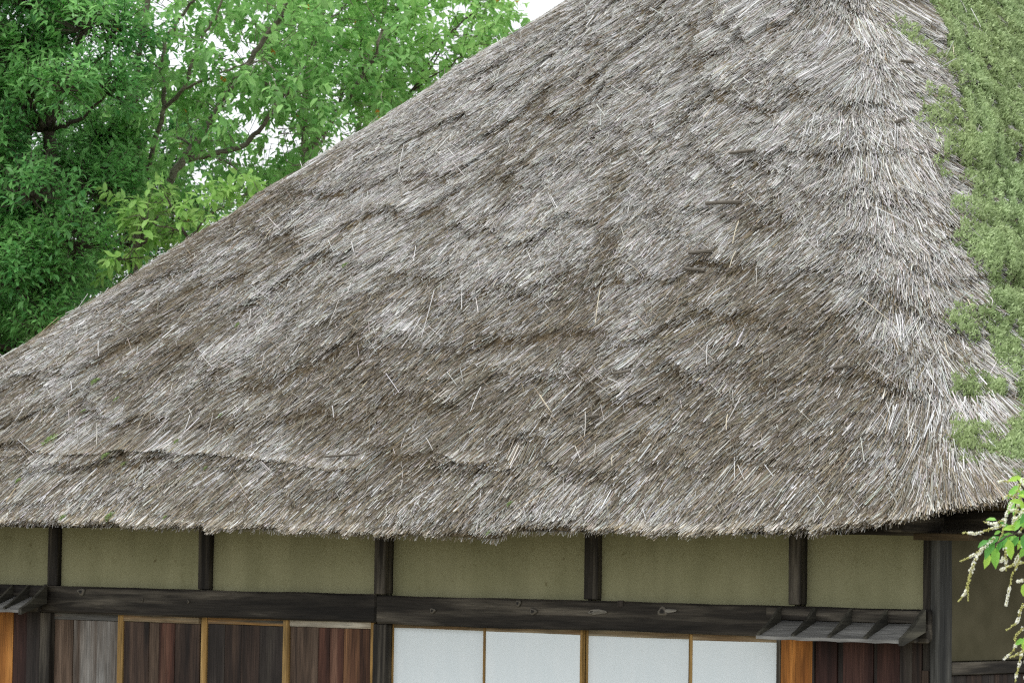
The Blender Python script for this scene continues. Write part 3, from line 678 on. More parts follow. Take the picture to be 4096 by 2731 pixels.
# small moss clumps scattered on the front slope (x, height above eave, size)
def moss_clump_mesh(seed):
    r = np.random.default_rng(seed); n = 90
    p = nrm(r.normal(0, 1, (n, 3)))*r.random((n, 1))**.4*[1, .6, .6]; p[:, 2] = np.abs(p[:, 2])
    d = nrm(p+[0, 0, .5]+r.normal(0, .3, (n, 3))); s = nrm(np.cross(d, r.normal(0, 1, (n, 3))))
    V = np.stack([p-s*.16, p+s*.16, p+d*.4], 1).reshape(-1, 3)
    c = np.array(lin(138, 158, 104))*np.exp(r.normal(0, .2, (n, 1))); C = np.repeat(c[:, None], 3, 1).reshape(-1, 3)
    return mesh_np('moss_clump', V, np.arange(n*3).reshape(-1, 3), C)
MC = [moss_clump_mesh(s) for s in (1, 2, 3)]; 
for m in MC: m.materials.append(M_moss)
def orient(N, d):
    """quaternion with local X along d (made tangent), Z along N"""
    d = nrm(np.asarray(d)); z = nrm(np.asarray(N)-d*np.dot(N, d)); y_ = np.cross(z, d)
    return Matrix(((d[0], y_[0], z[0]), (d[1], y_[1], z[1]), (d[2], y_[2], z[2]))).to_quaternion()
def ray_roof(px, py):
    """(a, h) of the roof point seen at a photo pixel, by search"""
    aa = np.linspace(-10, 4, 700); hh = np.linspace(0, 5.1, 260); Aa, Hh = np.meshgrid(aa, hh, indexing='ij')
    if not hasattr(ray_roof, 'q'):
        P, _, N = surf(Aa, Hh); d = P-CAM; z = d@FW
        ray_roof.q = np.stack([2048+FPX*(d@RT)/z, 1365.5-FPX*(d@UP)/z], -1); ray_roof.f = (N*d).sum(-1) < 0
    e = np.abs(ray_roof.q-[px, py]).sum(-1)+np.where(ray_roof.f, 0, 1e6)
    k = np.unravel_index(np.argmin(e), e.shape); return aa[k[0]], hh[k[1]]
for (px, py, s) in ((205, 1772, .10), (255, 2075, .055), (445, 2070, .08), (395, 1545, .07), (715, 1785, .05), (470, 1600, .04), (590, 1755, .045), (880, 1660, .045), (820, 1860, .04),
                    (950, 1300, .05), (1395, 1085, .05), (2055, 2030, .045), (1965, 2140, .04), (500, 1860, .05), (440, 1850, .06), (75, 1920, .05), (670, 2075, .035), (335, 1650, .035)):
    a, h = ray_roof(px, py); P, n, N = surf(np.array([a]), np.array([h])); D = tilt_dir(n, np.array([.6]), np.array([rnd.uniform(-.3, .3)]))[0]
    put('moss_clump', MC[rnd.randrange(3)], roof, P[0]+N[0]*(float(lumps(np.array([a]), np.array([h]))[0])+.02), rot=orient(N[0], D), scale=(s*.8, s*.6, s*.5))
# weathered bamboo and stick ends showing through the thatch
def stick_mesh(kind):
    V, F = [], []; n = 8; segs = [(-.5, .9), (-.18, .95), (-.16, 1.12), (-.14, .95), (.2, 1.0), (.22, 1.15), (.24, 1.0), (.5, .92)]
    for (x, r) in segs:
        for j in range(n): t = 2*math.pi*j/n; V.append((x, r*math.cos(t), r*math.sin(t)))
    for k in range(len(segs)-1):
        for j in range(n): F.append((k*n+j, k*n+(j+1) % n, (k+1)*n+(j+1) % n, (k+1)*n+j))
    F += [tuple(range(n)), tuple((len(segs)-1)*n+j for j in reversed(range(n)))]
    me = bpy.data.meshes.new('bamboo_pole'); me.from_pydata(V, [], F); me.update(); me.materials.append(M_bamboo)
    bm = bmesh.new(); bm.from_mesh(me); bmesh.ops.recalc_face_normals(bm, faces=bm.faces); bm.to_mesh(me); bm.free(); return me
SM = stick_mesh(0)
for (x0, y0, x1, y1, r) in ((2937, 642, 3030, 620, .013), (2837, 834, 2966, 817, .014), (2880, 873, 2910, 868, .011), (2774, 1041, 2858, 1020, .015), (2755, 1094, 2821, 1085, .013),
                            (3340, 1487, 3396, 1478, .013), (3584, 506, 3616, 499, .013), (3594, 275, 3640, 287, .011), (2470, 1521, 2535, 1513, .010), (2365, 1695, 2405, 1689, .012), (1310, 1834, 1440, 1830, .008)):
    q = []
    for (x, y) in ((x0, y0), (x1, y1)):
        a, h = ray_roof(x, y); P, n, N = surf(np.array([a]), np.array([h])); q.append(P[0]+N[0]*(float(lumps(np.array([a]), np.array([h]))[0])+.045)); Nn = N[0]
    c = (q[0]+q[1])/2; d = q[1]-q[0]; Ln = np.linalg.norm(d)
    put('bamboo_pole', SM, roof, c, rot=orient(Nn, d/Ln), scale=(Ln*1.05, r*1.2, r*1.2))
# single loose stalks lying across the thatch
def stalk_mesh(seed, col):
    r = random.Random(seed); V, F = [], []; n = 4; m = 5; k1, k2 = r.uniform(-.03, .03)*(1 if seed % 2 else .3), r.uniform(-.02, .05)
    for q in range(m):
        s = q/(m-1)-.5; rr = 1.0-.35*(s+.5)
        for j in range(n): t = 2*math.pi*j/n; V.append((s, k1*(s*s*4-1)+.5*0+rr*math.cos(t)*.011, k2*(s*s*4-1)*-.3+rr*math.sin(t)*.011))
    for q in range(m-1):
        for j in range(n): F.append((q*n+j, q*n+(j+1) % n, (q+1)*n+(j+1) % n, (q+1)*n+j))
    F += [(3, 2, 1, 0), tuple((m-1)*n+j for j in range(n))]
    me = bpy.data.meshes.new('loose_stalk'); me.from_pydata(V, [], F); me.update(); me.materials.append(M_straw)
    a_ = me.attributes.new('col', 'FLOAT_COLOR', 'POINT'); a_.data.foreach_set('color', np.tile(np.array([*col, 1], np.float32), len(V)))
    return me
ST = [stalk_mesh(s, c) for s, c in enumerate((lin(206, 205, 202), lin(196, 193, 188), lin(206, 196, 172), lin(184, 180, 173), lin(202, 200, 199)))]
stalks = [(1620, 590, 1600, 700), (3230, 500, 3195, 640), (2420, 1190, 2400, 1330), (1380, 1230, 1340, 1330), (1755, 1195, 1700, 1380), (1860, 1140, 1855, 1255), (2990, 600, 2972, 680),
          (2960, 900, 2940, 990), (2350, 1665, 2352, 1770), (2520, 1620, 2390, 1735), (2840, 1400, 2832, 1480), (2970, 1590, 2890, 1730), (2915, 1665, 2912, 1725), (2400, 1805, 2390, 1860),
          (2280, 1890, 2235, 1950), (2450, 1550, 2495, 1570), (2265, 1755, 2180, 1840), (600, 1640, 560, 1720), (855, 1655, 835, 1735), (770, 1670, 740, 1750), (1930, 1560, 1890, 1660),
          (1120, 480, 1105, 520), (3440, 1190, 3560, 1280), (3690, 620, 3740, 720), (3680, 650, 3760, 800), (3755, 1060, 3800, 1190), (3950, 1200, 3960, 1225), (3870, 1210, 3890, 1250),
          (2030, 1530, 1900, 1580), (1700, 1290, 1620, 1420), (3910, 60, 3945, 140), (4000, 0, 4025, 60), (3795, 190, 3800, 250)]
for q in range(50):
    stalks.append((rnd.uniform(80, 3900), rnd.uniform(150, 2060), None, None))
ns = 0
for (x0, y0, x1, y1) in stalks:
    if x1 is None:
        a, h = ray_roof(x0, y0)
        d0 = ray_roof.q[..., 0]; 
        if np.min(np.abs(ray_roof.q-[x0, y0]).sum(-1)) > 14: continue
        P, n, N = surf(np.array([a]), np.array([h])); D = tilt_dir(n, np.array([rnd.uniform(.55, .85)]), np.array([rnd.gauss(.35, .45)]))[0]
        Ln = rnd.uniform(.10, .30); c = P[0]; Nn = N[0]
    else:
        q = []
        for (x, y) in ((x0, y0), (x1, y1)):
            a, h = ray_roof(x, y); P, n, N = surf(np.array([a]), np.array([h])); q.append(P[0]); Nn = N[0]
        c = (q[0]+q[1])/2; D = q[1]-q[0]; Ln = np.linalg.norm(D); D = D/Ln
    lf = float(lumps(np.array([a]), np.array([h]))[0])+.045
    th = rnd.uniform(.28, .48)
    put('loose_stalk', ST[ns % 5], roof, c+Nn*lf, rot=orient(Nn, D), scale=(Ln, th*.9, th*.9)); ns += 1

# ------------------------------------------------------------------ trees
def tube(pts, rad, sides=7, wob=.0, seed=0):
    pts = np.asarray(pts, float); n = len(pts); rr = np.interp(np.linspace(0, 1, n), np.linspace(0, 1, len(rad)), rad)
    V, F = [], []; r = np.random.default_rng(seed)
    t = nrm(np.gradient(pts, axis=0)); ref = np.array([.3, .2, 1.0]) if abs(t[0, 2]) < .8 else np.array([1., .2, 0])
    for k in range(n):
        s = nrm(np.cross(t[k], ref)); u_ = np.cross(s, t[k])
        for j in range(sides):
            q = 2*math.pi*j/sides; g = rr[k]*(1+wob*r.normal()); V.append(pts[k]+s*math.cos(q)*g+u_*math.sin(q)*g)
    for k in range(n-1):
        for j in range(sides): F.append((k*sides+j, k*sides+(j+1) % sides, (k+1)*sides+(j+1) % sides, (k+1)*sides+j))
    return np.array(V), np.array(F)
def smooth_line(pts, m=5, jit=0.0, seed=0):
    pts = np.asarray(pts, float); r = np.random.default_rng(seed); k = len(pts); t = np.linspace(0, k-1, (k-1)*m+1)
    out = np.stack([np.interp(t, np.arange(k), pts[:, i]) for i in range(3)], -1)
    for _ in range(3): out[1:-1] = .25*out[:-2]+.5*out[1:-1]+.25*out[2:]
    if jit: out[1:-1] += r.normal(0, jit, out[1:-1].shape)
    return out
LEAF_V = np.array([[0, 0, 0], [.28, .34, .06], [.66, .30, .03], [1, 0, -.16], [.66, -.30, .03], [.28, -.34, .06], [.32, 0, -.03], [.68, 0, -.07]])   # x along, y across (unit width), z up
LEAF_F = np.array([[0, 6, 1, 1], [6, 7, 2, 1], [7, 3, 2, 2], [0, 5, 6, 6], [5, 4, 7, 6], [4, 3, 7, 7]])
LEAF_T = np.array([[0, 6, 1], [6, 7, 2], [6, 2, 1], [7, 3, 2], [0, 5, 6], [5, 4, 7], [5, 7, 6], [4, 3, 7]])
LEAF_V6 = np.array([[0, 0, 0], [.42, .36, .05], [1, 0, -.16], [.42, -.36, .05], [.45, 0, -.05]]); LEAF_T4 = np.array([[0, 4, 1], [4, 2, 1], [0, 3, 4], [3, 2, 4]])
def leaf_geo(P, D, U, L, Wd, LEAF_V=LEAF_V, LEAF_T=LEAF_T):
    D = nrm(D); Z = nrm(U-D*(U*D).sum(-1, keepdims=True)); Y = np.cross(Z, D)
    V = P[:, None]+LEAF_V[None, :, 0:1]*(D*L[:, None])[:, None]+LEAF_V[None, :, 1:2]*(Y*Wd[:, None])[:, None]+LEAF_V[None, :, 2:3]*(Z*L[:, None])[:, None]
    F = (np.arange(len(P))*len(LEAF_V))[:, None, None]+LEAF_T[None]
    return V.reshape(-1, 3), F.reshape(-1, 3)
def sprays(base, dirs, n, length, leafL, ratio, droop, spread, g):
    """leaves along twig ends: base (m,3), unit dirs (m,3)"""
    m = len(base); s = (np.arange(n)+.5)/n
    ang = g.uniform(0, 2*np.pi, (m, 1))+np.arange(n)[None]*2.4
    a1 = nrm(np.cross(dirs, g.normal(0, 1, dirs.shape))); a2 = np.cross(dirs, a1)
    rad = np.cos(ang)[..., None]*a1[:, None]+np.sin(ang)[..., None]*a2[:, None]
    P = base[:, None]+dirs[:, None]*(length[:, None]*s[None])[..., None]+g.normal(0, .012, (m, n, 3))
    D = nrm(dirs[:, None]*(.35+.5*s[None])[..., None]+rad*spread+np.array([0, 0, -droop])+g.normal(0, .18, (m, n, 3)))
    U = nrm(np.array([0, 0, 1.0])+rad*.2+g.normal(0, .35, (m, n, 3)))
    L = leafL*(.45+.75*g.random((m, n)))*(1-.25*s[None]**3)
    return P.reshape(-1, 3), D.reshape(-1, 3), U.reshape(-1, 3), L.ravel(), (L*ratio*g.uniform(.85, 1.2, (m, n))).ravel(), np.repeat(np.arange(m), n)
def in_frame(P, pad=0):
    d = P-CAM; z = d@FW; x = 2048+FPX*(d@RT)/z; y_ = 1365.5-FPX*(d@UP)/z
    return (x > -pad) & (x < 4096+pad) & (y_ > -pad) & (y_ < 2731+pad), x, y_
def finish_crown(tree, loc, P, D, U, L, Wd, Cc, mat, nsingle, seed):
    """most leaves in one mesh, the nearest visible ones as single leaf objects"""
    g = np.random.default_rng(seed); inf, x, y_ = in_frame(P)
    sil = np.interp(x, [-10, 500, 1000, 1340, 1800, 2100, 2230], [1420, 1125, 810, 600, 285, 85, 0])
    cand = np.where(inf & ((y_ < sil-25) | (x > 3000)))[0]; order = cand[np.argsort(((P[cand]-CAM)@FW)-L[cand]*12)]
    pick = order[:nsingle]; mask = np.ones(len(P), bool); mask[pick] = False
    lite = len(P) > 20000
    V, F = leaf_geo(P[mask], D[mask], U[mask], L[mask], Wd[mask], *((LEAF_V6, LEAF_T4) if lite else (LEAF_V, LEAF_T)))
    if len(V): put('crown', mesh_np('crown', V-loc, F, np.repeat(Cc[mask], 5 if lite else 8, 0), smooth=True), tree, loc, mat, kind='stuff')
    tmpl = []
    for k in range(4):
        c = Cc[pick[min(len(pick)-1, k*len(pick)//4)]]*(.85+.12*k)
        me = mesh_np('leaf', LEAF_V, LEAF_T, np.repeat(c[None], 8, 0), smooth=True); me.materials.append(mat); tmpl.append(me)
    for j, q in enumerate(pick):
        put('leaf', tmpl[j % 4], tree, P[q], rot=orient(U[q], D[q]), scale=(L[q], Wd[q], L[q]))
def twig_mesh(starts, ends, r0, g, sag=.06):
    V, F = [], []; vc = 0
    for s, e in zip(starts, ends):
        m = (s+e)/2+g.normal(0, .04, 3); m[2] -= sag*np.linalg.norm(e-s)*.5
        v, f = tube(smooth_line([s, m, e], 2), [r0, r0*.4], 3); V.append(v); F.append(f+vc); vc += len(v)
    return np.concatenate(V), np.concatenate(F)

# --- open cherry-like trees: limbs followed from the photograph, crowns of drooping leaves
def limb_tree(name, label, cat, depth, limbs, region, nspray, cols, seed, bark, leafL=.138, single=250, dspread=1.0):
    g = np.random.default_rng(seed)
    trunk_px = limbs[0][0]
    foot = at(trunk_px[0][0], trunk_px[0][1], depth); loc = np.array([foot[0]-.2, foot[1]+.3, 0.0])
    tree = put(name, None, loc=loc, label=label, category=cat, group='trees beyond the roof')
    allp = []
    for k, (pl, r0, r1, dd) in enumerate(limbs):
        n = len(pl); pts = np.array([at(x, y, depth+(dd[0]+(dd[1]-dd[0])*i/max(1, n-1))) for i, (x, y) in enumerate(pl)])
        if k == 0: pts = np.concatenate([[loc+[0, 0, -.1]], [loc*.6+pts[0]*.4], pts]); rad = [r0*1.5, r0*1.1]+list(np.linspace(r0, r1, n))
        else: rad = [r0, r1]
        ln = smooth_line(pts, 6, .008, seed+k); allp.append(ln[len(ln)//3:] if k == 0 else ln)
        v, f = tube(ln, rad, 8, .05, seed+k); c = ln[0]
        put('trunk' if k == 0 else 'branch', mesh_np('limb', v-c, f, smooth=True), tree, c, bark)
    allp = np.concatenate(allp)
    # targets of sprays inside the crown region
    ends = []; 
    while len(ends) < nspray:
        x = g.uniform(region[0], region[1]); y = g.uniform(region[2], region[3])
        pr = region[4](x, y)
        if g.random() > pr: continue
        ends.append(at(x, y, depth+g.normal(.45, 1.0)*dspread))
    ends = np.array(ends)
    st = []
    for e in ends:
        d2 = ((allp-e)**2).sum(-1)+np.where(allp[:, 2] > e[2]+.1, .6, 0); k = np.argsort(d2)[g.integers(0, 6)]; st.append(allp[k])
    st = np.array(st); dv = ends-st; ln = np.linalg.norm(dv, axis=1, keepdims=True)
    st = np.where(ln > .6, ends-dv/ln*.6*g.uniform(.5, 1, (len(ends), 1)), st)
    v, f = twig_mesh(st, ends, .0055, g); put('twigs', mesh_np('twigs', v-loc, f), tree, loc, bark, kind='stuff')
    dirs = nrm(nrm(ends-st)*.8+g.normal(0, .35, ends.shape)+[0, 0, -.1])
    P, D, U, L, Wd, idx = sprays(ends-dirs*.15, dirs, 14, g.uniform(.28, .52, len(ends)), leafL, .66, .34, .85, g)
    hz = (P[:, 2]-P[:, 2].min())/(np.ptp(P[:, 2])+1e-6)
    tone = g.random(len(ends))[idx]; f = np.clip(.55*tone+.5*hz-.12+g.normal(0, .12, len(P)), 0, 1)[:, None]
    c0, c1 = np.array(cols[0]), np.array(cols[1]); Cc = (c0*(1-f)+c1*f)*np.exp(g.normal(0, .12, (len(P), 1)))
    odd = g.random(len(P)) < .002; Cc[odd] = lin(190, 130, 40)
    finish_crown(tree, loc, P, D, U, L, Wd, Cc, M_leaf, single, seed)
sil_y = lambda x: np.interp(x, [-300, 0, 500, 1000, 1340, 1800, 2100, 2230, 2500], [1600, 1420, 1125, 810, 600, 285, 85, 0, -150])
CH = (lin(96, 152, 76), lin(166, 212, 130))
def reg_b(x, y):
    if y > sil_y(x)+60: return 0
    p = 1.0 if y < 430 else .75
    if 930 < x < 1200 and 480 < y < 640: p *= .3
    if x < 560: p *= np.clip((x-330)/230, 0, 1)*(1 if y < 150 else .5)
    return p
limb_tree('cherry_tree', 'leafy cherry tree with leaning grey limbs beside the dark evergreen', 'tree', 37.0,
    [([(557, 1010), (541, 700), (540, 420), (545, 287), (560, 180), (585, 60), (600, -120)], .052, .028, (0, -.3)),
     ([(575, 900), (581, 750), (602, 631), (664, 420), (643, 277), (664, 143), (700, 110), (772, 0), (830, -90)], .034, .014, (.1, -.9)),
     ([(660, 430), (746, 349), (765, 258), (813, 134), (870, 62), (900, -60)], .026, .011, (-.3, -1.0)),
     ([(746, 354), (860, 301), (985, 258), (1060, 240)], .017, .006, (-.3, -.9)),
     ([(643, 277), (569, 225), (520, 180)], .014, .006, (-.2, -.5)),
     ([(560, 1000), (679, 717), (746, 622), (813, 526), (880, 421), (937, 325), (985, 268), (1052, 158), (1127, 71), (1170, -80)], .05, .022, (.0, -.3)),
     ([(750, 640), (975, 588), (1042, 516), (1117, 403), (1173, 347), (1215, 250)], .034, .015, (.0, -.2)),
     ([(708, 550), (837, 617), (908, 645), (980, 712), (1010, 760)], .014, .007, (.2, -.5)),
     ([(985, 268), (1061, 331), (1127, 403)], .028, .022, (.9, 1.1))],
    (330, 1330, -260, 950, reg_b), 640, CH, 5, M_bark, single=260)
def reg_c(x, y):
    if y > sil_y(x)+60: return 0
    p = 1.0
    if 1280 < x < 1480 and y > 400: p *= .10
    if 1000 < x < 1200 and 430 < y < 620: p *= .45
    if x < 1150: p *= .6
    return p
limb_tree('cherry_tree', 'cherry tree with pale forked trunk standing against the white sky', 'tree', 39.0,
    [([(1225, 760), (1219, 637), (1219, 510), (1214, 382), (1229, 255), (1265, 127), (1306, 0), (1330, -120)], .052, .024, (0, -.4)),
     ([(1219, 600), (1255, 576), (1306, 510), (1367, 439), (1433, 326), (1500, 230), (1530, 120)], .036, .016, (0, -.9)),
     ([(1225, 620), (1285, 576), (1347, 433), (1377, 357), (1430, 300)], .022, .009, (0, .7)),
     ([(1217, 520), (1173, 449), (1127, 403), (1061, 331), (1000, 270)], .028, .012, (0, -.5)),
     ([(1229, 255), (1180, 150), (1150, 60), (1140, -60)], .018, .008, (0, -.7)),
     ([(1216, 420), (1150, 330), (1130, 270)], .012, .006, (0, -.9)),
     ([(1265, 130), (1350, 60), (1420, -30)], .016, .008, (0, .6))],
    (1010, 1620, -260, 760, reg_c), 460, CH, 15, M_bark, single=230)
def reg_e(x, y):
    if y > sil_y(x)+60: return 0
    if x > 1980 and y < -40: return .1
    if x > 1900+ (y+40)*1.0 and x > 1930: return .75 if y < 120 else 1
    return 1.0
limb_tree('cherry_tree', 'bright green cherry tree with slender branches reaching over the roof slope', 'tree', 40.5,
    [([(1540, 620), (1551, 433), (1576, 306), (1576, 102), (1600, 20), (1620, -120)], .038, .018, (0, -.4)),
     ([(1545, 560), (1484, 479), (1469, 357), (1439, 214), (1449, 158)], .018, .008, (0, -1.2)),
     ([(1474, 352), (1561, 270), (1600, 220)], .010, .005, (-1.1, -1.3)),
     ([(1560, 480), (1612, 408), (1648, 362), (1739, 250), (1790, 150)], .020, .008, (0, -.6)),
     ([(1653, 362), (1740, 300), (1826, 245), (1880, 190)], .012, .005, (-.2, -.9)),
     ([(1640, 372), (1785, 148), (1847, 92), (1898, 46), (1960, 0)], .015, .006, (-.2, .5)),
     ([(1576, 150), (1680, 40), (1780, -40)], .015, .007, (0, .5))],
    (1400, 2060, -200, 520, reg_e), 400, (lin(108, 164, 80), lin(176, 218, 132)), 25, M_barkd, single=220)

# --- dense dark evergreen at the left
def evergreen(name, label, depth, clumps, cols, seed, single, leafL=.135, per=40):
    g = np.random.default_rng(seed)
    f0 = at(clumps[len(clumps)//2][0]-60, 1500, depth+.4); loc = np.array([f0[0], f0[1], 0.0])
    tree = put(name, None, loc=loc, label=label, category='tree', group='trees beyond the roof')
    top = at(180, -250, depth+.4)
    ln = smooth_line([loc+[0, 0, -.1], loc*.7+top*.3+[.1, 0, 0], loc*.35+top*.65, top], 8, .02, seed)
    v, f = tube(ln, [.17, .13, .09, .04], 9, .05, seed); put('trunk', mesh_np('trunk', v-loc, f, smooth=True), tree, loc, M_barkd)
    Ps, Ds, Us, Ls, Ws, Cs = [], [], [], [], [], []; st, en = [], []
    for (x, y, dd, r) in clumps:
        c = at(x, y, depth+dd); rm = r/FPX*depth
        k = np.argmin(((ln-(c-[0, 0, .5]))**2).sum(-1)); 
        bl_ = smooth_line([ln[k], (ln[k]+c)/2+[0, 0, -.1], c], 5, .01, seed); v, f = tube(bl_, [.03, .012], 6, .05, seed); put('branch', mesh_np('branch', v-ln[k], f, smooth=True), tree, ln[k], M_barkd)
        m = int(per*(.6+.8*r/170.)); q = nrm(g.normal(0, 1, (m, 3))+np.array([0, 0, .45])-FW*.35)
        sq = np.array([1.0, 1.0, .72]); base = c+q*sq*rm*g.uniform(.45, 1.0, (m, 1))
        dirs = nrm(q*.7+np.array([0, 0, .55])+g.normal(0, .25, (m, 3)))
        P, D, U, L, Wd, idx = sprays(base, dirs, 13, g.uniform(.20, .36, m), leafL, .50, .26, .95, g)
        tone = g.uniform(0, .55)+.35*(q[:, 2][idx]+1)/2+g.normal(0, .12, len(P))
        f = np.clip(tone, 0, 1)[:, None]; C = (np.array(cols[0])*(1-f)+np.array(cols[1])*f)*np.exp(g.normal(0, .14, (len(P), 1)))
        Ps.append(P); Ds.append(D); Us.append(U); Ls.append(L); Ws.append(Wd); Cs.append(C); st += [c]*m; en += list(base+dirs*.25)
    v, f = twig_mesh(np.array(st), np.array(en), .008, g); put('twigs', mesh_np('twigs', v-loc, f), tree, loc, M_barkd, kind='stuff')
    finish_crown(tree, loc, *map(np.concatenate, (Ps, Ds, Us, Ls, Ws, Cs)), M_leaf_dark, single, seed)
g = random.Random(3); cl = []
def edge_x(y): return np.interp(y, [-300, -50, 60, 150, 330, 420, 620, 800, 950, 1100, 1300, 1500], [150, 210, 330, 470, 520, 400, 480, 500, 430, 380, 260, 120])
for k in range(92):
    y = -260+k/91*1750+g.uniform(-60, 60); x = g.uniform(-380, float(edge_x(y))); cl.append((x, y, g.uniform(-.9, 1.3), g.uniform(95, 185)))
evergreen('evergreen_tree', 'dense dark green evergreen tree at the left edge of the photo', 35.6, cl, (lin(74, 138, 76), lin(146, 202, 118)), 41, 280)
# a second, darker evergreen behind closes the gaps lower down
cl = []
for k in range(46):
    y = 380+k/45*900+g.uniform(-50, 50); x = g.uniform(-200, float(np.interp(y, [350, 600, 900, 1300], [640, 900, 720, 320]))); cl.append((x, y, g.uniform(-.6, 1.2), g.uniform(120, 190)))
cl += [(420, 1130, .2, 150), (520, 1060, .3, 150), (330, 1190, .1, 150), (620, 1000, .4, 150), (720, 930, .4, 140), (480, 980, .6, 160), (820, 860, .5, 120)]
evergreen('evergreen_tree', 'shaded evergreen tree behind the cherry trunks, low beside the roof edge', 41.5, cl, (lin(78, 140, 80), lin(134, 192, 110)), 43, 120, per=26)
# young bright sapling just above the roof edge
def reg_s(x, y):
    if y > sil_y(x)+70: return 0
    return 1 if ((x-640)/170)**2+((y-850)/130)**2 < 1 or ((x-930)/130)**2+((y-790)/70)**2 < 1 or ((x-480)/90)**2+((y-1040)/60)**2 < 1 else 0
limb_tree('cherry_sapling', 'young sapling with fresh yellow green leaves just above the roof edge', 'sapling', 34.6,
    [([(770, 1040), (755, 960), (715, 880), (690, 830), (640, 740)], .02, .006, (0, 0)),
     ([(755, 960), (820, 880), (930, 800), (1000, 770)], .011, .004, (0, .3)),
     ([(740, 930), (620, 900), (560, 860)], .009, .004, (0, -.3)),
     ([(765, 1010), (600, 1030), (470, 1040)], .009, .004, (0, -.2))],
    (400, 1100, 700, 1130, reg_s), 62, (lin(108, 156, 74), lin(166, 206, 114)), 51, M_barkd, leafL=.145, single=240, dspread=.35)

